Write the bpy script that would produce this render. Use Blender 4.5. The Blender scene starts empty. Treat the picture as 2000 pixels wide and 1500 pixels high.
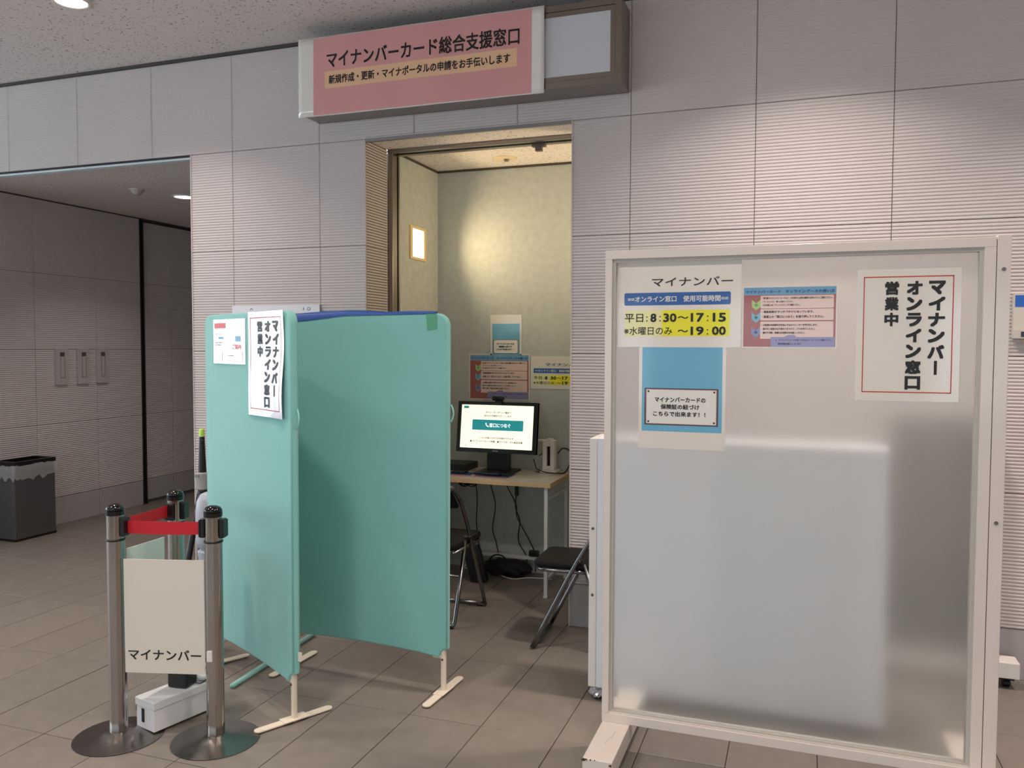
import bpy, bmesh, math, random
from mathutils import Vector, Matrix
random.seed(7)
S = bpy.context.scene
COL = S.collection
PI = math.pi

# ------------------------------------------------------------------ camera
CAM = Vector((5.30238, -4.34573, 1.54519)); FPX = 1606.13
YAW, PITCH, ROLL = -0.339863, -0.045297, 0.003483
def _axes():
    sy, cy, sp, cp = math.sin(YAW), math.cos(YAW), math.sin(PITCH), math.cos(PITCH)
    f = Vector((sy*cp, cy*cp, sp)); r = Vector((cy, -sy, 0)); u = r.cross(f)
    cr, sr = math.cos(ROLL), math.sin(ROLL)
    return cr*r+sr*u, -sr*r+cr*u, f
AR, AU, AF = _axes()
cd = bpy.data.cameras.new('camera'); cam = bpy.data.objects.new('camera', cd); COL.objects.link(cam)
cd.sensor_width = 36; cd.lens = FPX*36/2000; cd.clip_start = .02; cd.clip_end = 200
m = Matrix((AR, AU, -AF)).transposed().to_4x4(); m.translation = CAM
cam.matrix_world = m
S.camera = cam

# ------------------------------------------------------------------ world, lights, exposure
w = bpy.data.worlds.new('world'); S.world = w; w.use_nodes = True
bg = w.node_tree.nodes['Background']; bg.inputs[0].default_value = (.78, .90, 1.0, 1); bg.inputs[1].default_value = 4.6
S.view_settings.view_transform = 'Standard'; S.view_settings.look = 'None'
S.view_settings.exposure = 0.0; S.view_settings.gamma = 1.0; S.view_settings.use_curve_mapping = False
HALL_LIGHTS = [(1.583, -.91), (3.45, -2.45), (5.3, -.91), (7.2, -.91), (1.583, -2.45), (5.3, -2.45), (7.2, -2.45), (-.3, -2.45),
               (1.583, -4.6), (3.45, -4.6), (5.3, -5.4), (7.2, -4.6)]
HZ = 3.38; CZ = 2.765
def disk_light(x, y, z, power, color, size=.17, spread=2.05):
    l = bpy.data.lights.new('downlight_lamp', 'AREA'); l.shape = 'DISK'; l.size = size; l.energy = power
    l.color = color; l.spread = spread
    o = bpy.data.objects.new('downlight_lamp', l); COL.objects.link(o); o.location = (x, y, z); return o
for x, y in HALL_LIGHTS:
    disk_light(x, y, HZ-.012, 24 if x > 5 and y > -1 else 15, (1, .84, .76))
disk_light(.50, 1.17, CZ-.012, 7, (1, .86, .80))
BOOTH_L = []
for sx, rz in ((2.885, -PI/2), (4.62, PI/2)):
    l = bpy.data.lights.new('wall_lamp_light', 'AREA'); l.shape = 'RECTANGLE'; l.size = .17; l.size_y = .19
    l.energy = 5.2; l.color = (1, .76, .44); l.spread = 2.3
    o = bpy.data.objects.new('wall_lamp_light', l); COL.objects.link(o)
    o.location = (sx+(.012 if sx < 3 else -.012), .632, 2.225); o.rotation_euler = (PI/2, 0, rz)

# ------------------------------------------------------------------ helpers
def ray(px, py): return AF + AR*((px-1000)/FPX) + AU*((750-py)/FPX)
class Plane:
    """vertical plane through p (x,y) running along unit vector d; front = side facing the camera"""
    def __init__(s, p, d):
        s.o = Vector((p[0], p[1], 0)); s.d = Vector((d[0], d[1], 0)).normalized()
        s.n = Vector((s.d.y, -s.d.x, 0))
        if s.n.dot(CAM-s.o) < 0: s.n = -s.n
        s.flip = s.d.cross(Vector((0, 0, 1))).dot(s.n) < 0
    def pix(s, px, py):
        r = ray(px, py); t = s.n.dot(s.o-CAM)/s.n.dot(r); P = CAM+r*t
        return ((P-s.o).dot(s.d), P.z)
    def at(s, u, z, h=0): return s.o+s.d*u+Vector((0, 0, z))+s.n*h
def lin(c):
    f = lambda v: v/12.92 if v <= .04045 else ((v+.055)/1.055)**2.4
    return tuple(f(v/255) for v in c)+(1,)
_MC = {}
def mat(name, rgb, rough=.5, metal=0, spec=.5, noise=None, bump=None, emit=None, coat=0, sheen=0, rnd=0, trans=0):
    if name in _MC: return _MC[name]
    M = bpy.data.materials.new(name); M.use_nodes = True; nt = M.node_tree; b = nt.nodes['Principled BSDF']
    c = lin(rgb); b.inputs['Base Color'].default_value = c
    b.inputs['Roughness'].default_value = rough; b.inputs['Metallic'].default_value = metal
    b.inputs['Specular IOR Level'].default_value = spec; b.inputs['Coat Weight'].default_value = coat
    b.inputs['Coat Roughness'].default_value = .08; b.inputs['Sheen Weight'].default_value = sheen
    b.inputs['Transmission Weight'].default_value = trans
    tc = nt.nodes.new('ShaderNodeTexCoord')
    if noise or rnd:
        n = nt.nodes.new('ShaderNodeTexNoise'); sc, amt = noise if noise else (5, 0.0)[:2]
        n.inputs['Scale'].default_value = sc; n.inputs['Detail'].default_value = 4
        geo = nt.nodes.new('ShaderNodeNewGeometry'); nt.links.new(geo.outputs['Position'], n.inputs['Vector'])
        mr = nt.nodes.new('ShaderNodeMapRange'); mr.inputs[1].default_value = .3; mr.inputs[2].default_value = .7
        mr.inputs[3].default_value = 1-amt; mr.inputs[4].default_value = 1+amt
        nt.links.new(n.outputs['Fac'], mr.inputs[0]); last = mr.outputs[0]
        if rnd:
            oi = nt.nodes.new('ShaderNodeObjectInfo'); mr2 = nt.nodes.new('ShaderNodeMapRange')
            mr2.inputs[3].default_value = 1-rnd; mr2.inputs[4].default_value = 1+rnd
            nt.links.new(oi.outputs['Random'], mr2.inputs[0])
            mm = nt.nodes.new('ShaderNodeMath'); mm.operation = 'MULTIPLY'
            nt.links.new(last, mm.inputs[0]); nt.links.new(mr2.outputs[0], mm.inputs[1]); last = mm.outputs[0]
        vm = nt.nodes.new('ShaderNodeVectorMath'); vm.operation = 'SCALE'; vm.inputs[0].default_value = c[:3]
        nt.links.new(last, vm.inputs['Scale']); nt.links.new(vm.outputs[0], b.inputs['Base Color'])
    if bump:
        n2 = nt.nodes.new('ShaderNodeTexNoise'); n2.inputs['Scale'].default_value = bump[0]; n2.inputs['Detail'].default_value = 3
        nt.links.new(tc.outputs['Object'], n2.inputs['Vector'])
        bp = nt.nodes.new('ShaderNodeBump'); bp.inputs['Strength'].default_value = bump[1]; bp.inputs['Distance'].default_value = .002
        nt.links.new(n2.outputs['Fac'], bp.inputs['Height']); nt.links.new(bp.outputs[0], b.inputs['Normal'])
    if emit:
        b.inputs['Emission Color'].default_value = lin(emit[0]); b.inputs['Emission Strength'].default_value = emit[1]
    _MC[name] = M; return M
def speckle(name, rgb, dark, scale=90, lo=.62, hi=.68):
    M = mat(name, rgb, .9, spec=.2); nt = M.node_tree; b = nt.nodes['Principled BSDF']
    geo = nt.nodes.new('ShaderNodeNewGeometry'); n = nt.nodes.new('ShaderNodeTexNoise')
    n.inputs['Scale'].default_value = scale; n.inputs['Detail'].default_value = 2
    nt.links.new(geo.outputs['Position'], n.inputs['Vector'])
    cr = nt.nodes.new('ShaderNodeValToRGB'); cr.color_ramp.elements[0].position = lo; cr.color_ramp.elements[0].color = lin(rgb)
    cr.color_ramp.elements[1].position = hi; cr.color_ramp.elements[1].color = lin(dark)
    nt.links.new(n.outputs['Fac'], cr.inputs[0]); nt.links.new(cr.outputs[0], b.inputs['Base Color'])
    return M
def finish(name, bm, M, parent=None, smooth=False, angle=None):
    bmesh.ops.recalc_face_normals(bm, faces=bm.faces)
    me = bpy.data.meshes.new(name); bm.to_mesh(me); bm.free()
    if M: me.materials.append(M)
    if smooth:
        for p in me.polygons: p.use_smooth = True
        if angle: 
            try: me.set_sharp_from_angle(angle=angle)
            except Exception: pass
    o = bpy.data.objects.new(name, me); COL.objects.link(o)
    if parent:
        o.parent = parent
        o.matrix_parent_inverse = parent_matrix(parent).inverted()
    return o
def parent_matrix(p):
    m = p.matrix_basis.copy()
    while p.parent:
        m = p.parent.matrix_basis @ p.matrix_parent_inverse @ m if False else (p.parent.matrix_basis @ p.matrix_parent_inverse @ m); p = p.parent
    return m
def tag(o, label, cat, group=None, kind=None):
    o['label'] = label; o['category'] = cat
    if group: o['group'] = group
    if kind: o['kind'] = kind
    return o
def thing(name, label, cat, loc=(0, 0, 0), rz=0, group=None):
    o = bpy.data.objects.new(name, None); COL.objects.link(o); o.location = loc; o.rotation_euler = (0, 0, rz)
    o.empty_display_size = .1
    return tag(o, label, cat, group)
def struct(name, bm, M, label=None):
    o = finish(name, bm, M); o['kind'] = 'structure'
    if label: o['label'] = label
    return o
def box(bm, x0, x1, y0, y1, z0, z1, bev=0, mtx=None):
    v = [bm.verts.new(p) for p in ((x0, y0, z0), (x1, y0, z0), (x1, y1, z0), (x0, y1, z0), (x0, y0, z1), (x1, y0, z1), (x1, y1, z1), (x0, y1, z1))]
    fs = [bm.faces.new([v[i] for i in q]) for q in ((3, 2, 1, 0), (4, 5, 6, 7), (0, 1, 5, 4), (1, 2, 6, 5), (2, 3, 7, 6), (3, 0, 4, 7))]
    if bev:
        es = list({e for f in fs for e in f.edges})
        r = bmesh.ops.bevel(bm, geom=es, offset=bev, segments=2, profile=.5, affect='EDGES')
        vs = list({q for f in r['faces'] for q in f.verts} | {q for q in v if q.is_valid})
    else: vs = v
    if mtx is not None: bmesh.ops.transform(bm, matrix=mtx, verts=[q for q in vs if q.is_valid])
    return bm
def B(*a, **k): return box(bmesh.new(), *a, **k)
def prism(bm, pts, h, axis=None):
    """pts: list of Vector (planar), extruded by vector h"""
    a = [bm.verts.new(p) for p in pts]; b = [bm.verts.new(Vector(p)+h) for p in pts]
    bm.faces.new(a); bm.faces.new(b[::-1]); n = len(pts)
    for i in range(n): bm.faces.new((a[i], b[i], b[(i+1) % n], a[(i+1) % n]))
    return bm
def tube(bm, path, r, seg=10, closed=False, cap=True):
    P = [Vector(p) for p in path]; n = len(P); R = r if isinstance(r, (list, tuple)) else [r]*n
    t0 = (P[1]-P[0]).normalized(); up = Vector((0, 0, 1)) if abs(t0.z) < .9 else Vector((1, 0, 0))
    nrm = (up-t0*up.dot(t0)).normalized(); rings = []; prev = t0
    for i in range(n):
        if closed: t = (P[(i+1) % n]-P[i-1]).normalized()
        elif i == 0: t = t0
        elif i == n-1: t = (P[i]-P[i-1]).normalized()
        else: t = ((P[i+1]-P[i]).normalized()+(P[i]-P[i-1]).normalized()).normalized()
        q = prev.rotation_difference(t); nrm = (q @ nrm); nrm = (nrm-t*nrm.dot(t)).normalized(); prev = t; bi = t.cross(nrm)
        rings.append([bm.verts.new(P[i]+(nrm*math.cos(2*PI*k/seg)+bi*math.sin(2*PI*k/seg))*R[i]) for k in range(seg)])
    m = n if closed else n-1
    for i in range(m):
        a, b = rings[i], rings[(i+1) % n]
        for k in range(seg): bm.faces.new((a[k], a[(k+1) % seg], b[(k+1) % seg], b[k]))
    if cap and not closed: bm.faces.new(rings[0][::-1]); bm.faces.new(rings[-1])
    return bm
def T(path, r, seg=10, **k): return tube(bmesh.new(), path, r, seg, **k)
def fillet(path, r, n=5):
    P = [Vector(p) for p in path]; out = [P[0]]
    for i in range(1, len(P)-1):
        a = P[i-1]-P[i]; b = P[i+1]-P[i]; d = min(r, a.length*.49, b.length*.49)
        p0 = P[i]+a.normalized()*d; p1 = P[i]+b.normalized()*d
        for k in range(n+1):
            t = k/n; out.append(p0*(1-t)**2+P[i]*2*t*(1-t)+p1*t*t)
    out.append(P[-1]); return out
def curve(path, n=6):
    P = [Vector(p) for p in path]; out = []
    for i in range(len(P)-1):
        p0 = P[max(i-1, 0)]; p1 = P[i]; p2 = P[i+1]; p3 = P[min(i+2, len(P)-1)]
        for k in range(n):
            t = k/n; out.append(.5*((2*p1)+(p2-p0)*t+(2*p0-5*p1+4*p2-p3)*t*t+(3*p1-p0-3*p2+p3)*t**3))
    out.append(P[-1]); return out
def lathe(bm, prof, seg=32, c=(0, 0, 0)):
    rings = []
    for r, z in prof:
        if r < 1e-5: rings.append([bm.verts.new((c[0], c[1], c[2]+z))])
        else: rings.append([bm.verts.new((c[0]+r*math.cos(2*PI*k/seg), c[1]+r*math.sin(2*PI*k/seg), c[2]+z)) for k in range(seg)])
    for a, b in zip(rings, rings[1:]):
        if len(a) == 1 and len(b) == 1: continue
        for k in range(seg):
            k2 = (k+1) % seg
            if len(a) == 1: bm.faces.new((a[0], b[k2], b[k]))
            elif len(b) == 1: bm.faces.new((a[k], a[k2], b[0]))
            else: bm.faces.new((a[k], a[k2], b[k2], b[k]))
    if len(rings[0]) > 1: bm.faces.new(rings[0][::-1])
    if len(rings[-1]) > 1: bm.faces.new(rings[-1])
    return bm
def L(prof, seg=32, c=(0, 0, 0)): return lathe(bmesh.new(), prof, seg, c)
# --- flat print -----------------------------------------------------------
def text_polys(s, bold):
    c = bpy.data.curves.new('t', 'FONT'); c.body = s; c.size = 1; c.resolution_u = 2
    o = bpy.data.objects.new('t', c); me = bpy.data.meshes.new_from_object(o)
    vs = [v.co.copy() for v in me.vertices]; fs = [tuple(p.vertices) for p in me.polygons]
    bpy.data.objects.remove(o); bpy.data.curves.remove(c); bpy.data.meshes.remove(me)
    if bold > .004:                      # heavier weight: the outline printed a few times, slightly shifted
        n = len(vs); k_ = bold*.8; V2 = []; F2 = []
        for q, (dx, dy) in enumerate(((k_, k_), (-k_, k_), (k_, -k_), (-k_, -k_))+(((0, 0), (k_, 0), (-k_, 0), (0, k_), (0, -k_)) if bold > .03 else ())):
            V2 += [Vector((v.x+dx, v.y+dy, q*.00005)) for v in vs]; F2 += [tuple(i+q*n for i in f) for f in fs]
        vs, fs = V2, F2
    return vs, fs
def put_text(bm, pl, s, u0, u1, z0, z1, h, bold=.012, rot=0, keep=False):
    """fit the drawn bounds of s into the box u0..u1, z0..z1 on the plane"""
    vs, fs = text_polys(s, bold)
    if not vs: return
    x0 = min(v.x for v in vs); x1 = max(v.x for v in vs); y0 = min(v.y for v in vs); y1 = max(v.y for v in vs)
    W = max(x1-x0, 1e-6); Hh = max(y1-y0, 1e-6)
    out = []
    for v in vs:
        a, b = (v.x-x0)/W, (v.y-y0)/Hh
        out.append(bm.verts.new(pl.at(u0+(u1-u0)*a, z0+(z1-z0)*b, h+v.z)))
    for f in fs:
        try: bm.faces.new([out[i] for i in f])
        except ValueError: pass
def tx(bm, pl, s, px0, py0, px1, py1, h, bold=.012, ref=None):
    """box given by its corners as read on the photograph: (px0,py0) top left, (px1,py1) bottom right"""
    a = pl.pix(px0, py0); b = pl.pix(px1, py1)
    put_text(bm, pl, s, a[0], b[0], b[1], a[1], h, bold)
def tcol(bm, pl, s, u0, u1, ztop, zbot, h, bold):
    n = len(s); st = (ztop-zbot)/n; w_ = u1-u0
    for i, ch in enumerate(s):
        zt = ztop-st*i
        if ch == 'ー':
            quad(bm, pl, u0+w_*.42, u0+w_*.58, zt-st*.94, zt-st*.06, h)
        else: put_text(bm, pl, ch, u0+w_*.06, u1-w_*.06, zt-st*.93, zt-st*.07, h, bold)
def quad(bm, pl, u0, u1, z0, z1, h, r=0):
    if r:
        pts = []
        for cx, cz, a0 in ((u1-r, z1-r, 0), (u0+r, z1-r, 90), (u0+r, z0+r, 180), (u1-r, z0+r, 270)):
            for k in range(6):
                a = math.radians(a0+18*k); pts.append((cx+r*math.cos(a), cz+r*math.sin(a)))
    else: pts = [(u0, z0), (u1, z0), (u1, z1), (u0, z1)]
    bm.faces.new([bm.verts.new(pl.at(u, z, h)) for u, z in pts])
def poly(bm, pl, pts, h): bm.faces.new([bm.verts.new(pl.at(u, z, h)) for u, z in pts])
def flat(name, bm, M, parent):
    """printed layer: keep every face pointing to the plane's front"""
    me = bpy.data.meshes.new(name); bm.to_mesh(me); bm.free(); me.materials.append(M)
    o = bpy.data.objects.new(name, me); COL.objects.link(o)
    if 'lettering' in name or name in ('pen_marks', 'text_panels', 'yellow_box', 'blue_block', 'red_heading'): o['kind'] = 'stuff'
    if parent: o.parent = parent; o.matrix_parent_inverse = parent_matrix(parent).inverted()
    return o
def sheet(name, pl, u0, u1, z0, z1, h, th, M, curl=0, nz=1, nu=1, parent=None, wave=None):
    bm = bmesh.new(); g = {}
    for s_ in (0, 1):
        for i in range(nu+1):
            for j in range(nz+1):
                u = u0+(u1-u0)*i/nu; z = z0+(z1-z0)*j/nz
                hh = h+(th if s_ else 0)+(wave(i/nu, j/nz) if wave else 0)
                g[s_, i, j] = bm.verts.new(pl.at(u, z, hh))
    for s_ in (0, 1):
        for i in range(nu):
            for j in range(nz): bm.faces.new((g[s_, i, j], g[s_, i+1, j], g[s_, i+1, j+1], g[s_, i, j+1]))
    for i in range(nu):
        for j in (0, nz): bm.faces.new((g[0, i, j], g[0, i+1, j], g[1, i+1, j], g[1, i, j]))
    for j in range(nz):
        for i in (0, nu): bm.faces.new((g[0, i, j], g[0, i, j+1], g[1, i, j+1], g[1, i, j]))
    return finish(name, bm, M, parent, smooth=False)

# ------------------------------------------------------------------ materials
WALL = mat('ribbed_wall_paint', (205, 197, 194), .6, spec=.3, noise=(1.3, .03))
BACK = mat('wall_joint', (120, 116, 114), .8)
WBASE = mat('wall_base_paint', (176, 171, 169), .55, spec=.3, noise=(2, .03))
CEIL = speckle('mineral_ceiling', (226, 219, 216), (140, 132, 128), 75, .63, .67)
FLOOR = mat('floor_tile_stone', (124, 117, 109), .42, spec=.35, noise=(14, .07), rnd=.04, bump=(40, .15))
GROUT = mat('floor_joint', (62, 56, 52), .9)
PAPERW = mat('booth_wallpaper', (184, 188, 182), .8, noise=(22, .07), spec=.2, bump=(120, .2))
STEEL = mat('brushed_steel', (150, 142, 134), .28, 1)
CHROME = mat('stanchion_steel', (178, 172, 166), .16, 1, noise=(9, .05))
DARK = mat('dark_gap', (26, 24, 23), .7)
BLACKP = mat('black_plastic', (18, 18, 20), .35)
WHITEP = mat('white_painted_steel', (228, 224, 218), .35, coat=.2)
CREAM = mat('cream_tube', (226, 216, 196), .4)
TEAL = mat('teal_stretch_fabric', (132, 198, 190), .85, sheen=.25, bump=(500, .15), noise=(3, .03))
PAPER = mat('laminated_paper', (222, 216, 204), .3, coat=.6)
INK = mat('black_ink', (22, 21, 22), .45)
REDI = mat('red_ink', (190, 48, 52), .45)
PLASTER = WALL

# ------------------------------------------------------------------ structure
PW = .6322; RZ = [0, .239, .874, 1.509, 2.144, CZ, HZ-.02]
OPL = 1.575; DX0, DX1 = 2.842, 4.107
_pc = {}
def rib_panel_mesh(w_, h_, depth=.0035, pitch=.635/38, gap=.0035):
    k = (round(w_, 3), round(h_, 3))
    if k in _pc: return _pc[k]
    bm = bmesh.new(); n = max(2, round(h_/pitch)); prof = []
    g = gap/2; z = g; hh = (h_-gap)/n
    for i in range(n):
        for t, d in ((0, 0), (.16, 1), (.5, 1), (.66, 0)): prof.append((g+(i+t)*hh, d*depth))
    prof.append((h_-g, 0))
    a = [bm.verts.new((g, -d, z)) for z, d in prof]; b = [bm.verts.new((w_-g, -d, z)) for z, d in prof]
    for i in range(len(prof)-1): bm.faces.new((a[i], b[i], b[i+1], a[i+1]))
    D = .012
    c = [bm.verts.new(p) for p in ((g, D, g), (w_-g, D, g), (w_-g, D, h_-g), (g, D, h_-g))]
    bm.faces.new([c[0], c[1], b[0], a[0]]); bm.faces.new([c[3], a[-1], b[-1], c[2]])
    bm.faces.new([c[0]]+a+[c[3]]); bm.faces.new([c[1], c[2]]+b[::-1])
    bmesh.ops.recalc_face_normals(bm, faces=bm.faces)
    me = bpy.data.meshes.new('wall_panel'); bm.to_mesh(me); bm.free(); me.materials.append(WALL); _pc[k] = me; return me
def smooth_panel_mesh(w_, h_, gap=.003, M=None):
    k = ('s', round(w_, 3), round(h_, 3))
    if k in _pc: return _pc[k]
    bm = B(gap/2, w_-gap/2, 0, .012, gap/2, h_-gap/2); bmesh.ops.recalc_face_normals(bm, faces=bm.faces)
    me = bpy.data.meshes.new('base_panel'); bm.to_mesh(me); bm.free(); me.materials.append(M or WBASE); _pc[k] = me; return me
def place_panel(me, name, loc, rz, parent):
    o = bpy.data.objects.new(name, me); COL.objects.link(o); o.location = loc; o.rotation_euler = (0, 0, rz); o.parent = parent
def run_panels(parent, xs, blocked, origin, rz, zrows=RZ):
    """xs: seam positions along the run; blocked: list of (a,b,z0,z1) openings"""
    d = Vector((math.cos(rz), math.sin(rz), 0))
    for i in range(len(xs)-1):
        for j in range(len(zrows)-1):
            segs = [(xs[i], xs[i+1])]; z0, z1 = zrows[j], zrows[j+1]
            for a, b, b0, b1 in blocked:
                if z0 >= b1-1e-4 or z1 <= b0+1e-4: continue
                ns = []
                for s0, s1 in segs:
                    if b <= s0 or a >= s1: ns.append((s0, s1)); continue
                    if a > s0: ns.append((s0, a))
                    if b < s1: ns.append((b, s1))
                segs = ns
            for s0, s1 in segs:
                if s1-s0 < .02: continue
                me = (smooth_panel_mesh if j == 0 else rib_panel_mesh)(s1-s0, z1-z0)
                place_panel(me, 'base_panel' if j == 0 else 'wall_panel', Vector(origin)+d*s0+Vector((0, 0, z0)), rz, parent)
# main wall: backing in pieces around the two openings
bm = bmesh.new(); WB = .008
for a in ((-5.0, -.72, 0, HZ), (-.72, OPL, CZ, HZ), (OPL, DX0, 0, HZ), (DX0, DX1, CZ, HZ), (DX1, 8.6, 0, HZ)):
    box(bm, a[0], a[1], WB, .26, a[2]+(.014 if a[2] > 0 else 0), a[3])
wall_front = struct('wall_front', bm, BACK, 'pale grey horizontally ribbed panel wall')
xs = [-5.0]+[PW*i for i in range(-6, 14)]+[8.6]; xs = [-5.0]+[x for x in xs if -4.9 < x < 8.5]+[8.6]
run_panels(wall_front, xs, [(-.72, OPL, -1, CZ), (DX0, DX1, -1, CZ)], (0, 0, 0), 0)
# jamb of the doorway (ribbed reveal), facing +x and its mate
jm = rib_panel_mesh
for j in range(1, 5):
    me = rib_panel_mesh(.268, RZ[j+1]-RZ[j]); place_panel(me, 'wall_panel', (DX0-.001, .004, RZ[j]), PI/2, wall_front)
    place_panel(me, 'wall_panel', (DX1+.001, .272, RZ[j]), -PI/2, wall_front)
for xx, rz, yy in ((DX0-.001, PI/2, .004), (DX1+.001, -PI/2, .272)):
    place_panel(smooth_panel_mesh(.268, .239), 'base_panel', (xx, yy, 0), rz, wall_front)
# corner beads on visible edges
t1 = struct('trim_1', B(OPL-.004, OPL+.003, -.006, .012, 0, CZ), WALL, 'pale corner bead at the edge of the wide opening')
t2 = struct('trim_2', B(DX1-.003, DX1+.004, -.006, .012, 0, CZ), WALL, 'pale corner bead on the right edge of the doorway')
bm = B(-.72, OPL-.003, .012, .062, CZ-.022, CZ-.002, .002)
t3 = struct('trim_3', bm, mat('trim_painted_reflection', (222, 234, 238), .4), 'metal channel with painted window reflection under the lintel of the wide opening')  # pale cyan paint stands in for window light reflected off the aluminium
t3b = struct('trim_4', B(-.72, OPL, -.003, .012, CZ-.009, CZ+.002), DARK, 'dark groove under the lintel')
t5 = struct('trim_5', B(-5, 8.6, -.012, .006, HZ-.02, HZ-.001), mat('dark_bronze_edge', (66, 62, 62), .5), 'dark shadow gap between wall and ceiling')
# hall ceiling, lintel, corridor ceiling
struct('ceiling', B(-5.2, 8.8, -8.2, .0, HZ, HZ+.1), CEIL, 'speckled mineral board ceiling of the hall')
struct('ceiling_corridor', B(-1.0, OPL+.9, .062, 4.3, CZ, CZ+.1), CEIL, 'lower speckled ceiling of the side corridor')
struct('ceiling_booth', B(DX0, 4.8, .04, 1.0, CZ, CZ+.1), CEIL, 'low speckled ceiling of the niche')
# floor: tiles
bmf = B(-5.2, 8.8, -8.2, 4.3, -.12, -.004); floor = struct('floor', bmf, GROUT, 'grey brown stone tile floor')
TX, TY, OX, OY = .322, .65, 1.838, -.64
def tile_bm(bm, x0, y0, h=0):
    g = .0017; c = .0012; x1 = x0+TX-g; y1 = y0+TY-g; x0 += g; y0 += g
    lo = [bm.verts.new(p) for p in ((x0, y0, -.004), (x1, y0, -.004), (x1, y1, -.004), (x0, y1, -.004))]
    mi = [bm.verts.new((p.co.x, p.co.y, -c)) for p in lo]
    up = [bm.verts.new(p) for p in ((x0+c, y0+c, h), (x1-c, y0+c, h), (x1-c, y1-c, h), (x0+c, y1-c, h))]
    for a, b in ((lo, mi), (mi, up)):
        for k in range(4): bm.faces.new((a[k], a[(k+1) % 4], b[(k+1) % 4], b[k]))
    bm.faces.new(up)
bm = bmesh.new(); tile_bm(bm, 0, 0); tm = bpy.data.meshes.new('floor_tile'); bm.to_mesh(tm); bm.free(); tm.materials.append(FLOOR)
def inview(x, y):
    d = Vector((x, y, 0))-CAM; w_ = d.dot(AF)
    if w_ < .3: return False
    px = 1000+FPX*d.dot(AR)/w_; py = 750-FPX*d.dot(AU)/w_
    return -140 < px < 2140 and py < 1680
rest = bmesh.new(); near = []
for i in range(-22, 22):
    for j in range(-12, 8):
        x = OX+TX*i; y = OY+TY*j
        if x < -5.2 or x+TX > 8.8 or y < -8.2 or y+TY > 4.3: continue
        vis = any(inview(x+a*TX, y+b*TY) for a in (0, .5, 1) for b in (0, .5, 1)) and x > -1.1 and y < 2.9 and not (y > .96 and x > 1.6)
        if vis: near.append((((x-CAM.x)**2+(y-CAM.y)**2), x, y))
        else: tile_bm(rest, x, y)
near.sort()
for k, (d, x, y) in enumerate(near):
    if k < 298:
        o = bpy.data.objects.new('floor_tile', tm); COL.objects.link(o); o.location = (x, y, 0); o.parent = floor
        o.rotation_euler = (random.uniform(-.0008, .0008), random.uniform(-.0012, .0012), 0)
    else: tile_bm(rest, x, y)
me = bpy.data.meshes.new('outer_tiles'); rest.to_mesh(me); rest.free(); me.materials.append(FLOOR)
o = bpy.data.objects.new('outer_tiles', me); COL.objects.link(o); o.parent = floor; o['kind'] = 'stuff'
# corridor wall on the left (x = -.72) with its darker sliding leaf
XL = -.72
bm = B(XL-.2, XL-.008, .0, 1.945, 0, CZ); box(bm, XL-.2, XL-.05, 1.945, 4.3, 0, CZ)
wall_left = struct('wall_left', bm, BACK, 'grey ribbed wall of the side corridor')
ys = [.03, .785, 1.4165, 1.945]
run_panels(wall_left, ys, [], (XL, 0, 0), PI/2)
door = struct('door_1', B(XL-.045, XL-.03, 2.0, 4.3, .03, CZ), BACK, 'large dark ribbed sliding leaf closing the corridor wall')
LEAF = mat('leaf_paint', (150, 145, 142), .6)
for yy, ww in ((2.005, .38), (2.385, .632), (3.017, .632), (3.649, .6)):
    for j in range(5):
        me = (smooth_panel_mesh(ww, RZ[j+1]-RZ[j]-(.03 if j == 0 else 0)) if j == 0 else rib_panel_mesh(ww, RZ[j+1]-RZ[j]-(.02 if j == 4 else 0)))
        place_panel(me, 'door_panel', (XL-.028, yy, RZ[j]+(.03 if j == 0 else 0)), PI/2, door)
bm = B(XL-.04, XL+.004, 1.945, 1.957, 0, CZ); box(bm, XL-.04, XL+.004, 1.985, 1.998, 0, CZ); box(bm, XL-.04, XL-.03, 1.957, 1.985, 0, CZ)
box(bm, XL-.04, XL+.0, 1.998, 4.3, CZ-.03, CZ-.002)
struct('trim_6', bm, mat('bronze_frame', (48, 44, 42), .5, .3), 'dark metal frame around the sliding leaf')
struct('trim_7', B(XL-.01, XL+.008, .03, 4.3, CZ-.012, CZ-.001), mat('dark_bronze_edge', (66, 62, 62), .5), 'dark edge strip under the corridor ceiling')
struct('wall_back_corridor', B(XL-.2, OPL+.9, 4.2, 4.3, 0, CZ), WALL)
struct('wall_right_corridor', B(OPL+.6, OPL+.9, .26, 4.2, 0, CZ), WALL)
# booth niche
bm = B(2.60, 2.872, .36, 1.0, 0, CZ); wl = struct('wall_booth_left', bm, PAPERW, 'speckled beige wallpaper side wall of the niche')
struct('wall_booth_back', B(2.60, 4.8, .956, 1.1, 0, CZ), PAPERW, 'speckled grey beige wallpaper back wall of the niche')
struct('wall_booth_right', B(4.64, 4.8, .26, .956, 0, CZ), PAPERW)
struct('trim_8', B(2.866, 4.64, .944, .957, CZ-.014, CZ-.001), mat('cove_shadow', (70, 64, 52), .7), 'dark thin cove line at the niche ceiling')
struct('trim_9', B(2.866, 2.880, .36, .95, CZ-.014, CZ-.001), mat('cove_shadow', (70, 64, 52), .7))
bm = B(DX0, 2.876, .276, .335, 0, CZ-.001, .001); box(bm, 2.862, 2.878, .350, .368, 0, CZ-.03)
fr = struct('trim_10', bm, STEEL, 'stainless steel sliding door jamb of the niche')
bm = B(DX0, 2.866, .335, .350, 0, CZ-.01); struct('trim_11', bm, DARK, 'black slot in the steel jamb')
bm = B(DX0, DX1+.5, .270, .300, CZ-.022, CZ+.001, .002); box(bm, DX0, DX1+.5, .325, .368, CZ-.026, CZ+.001)
struct('trim_12', bm, STEEL, 'stainless steel sliding door track over the niche')
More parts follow.
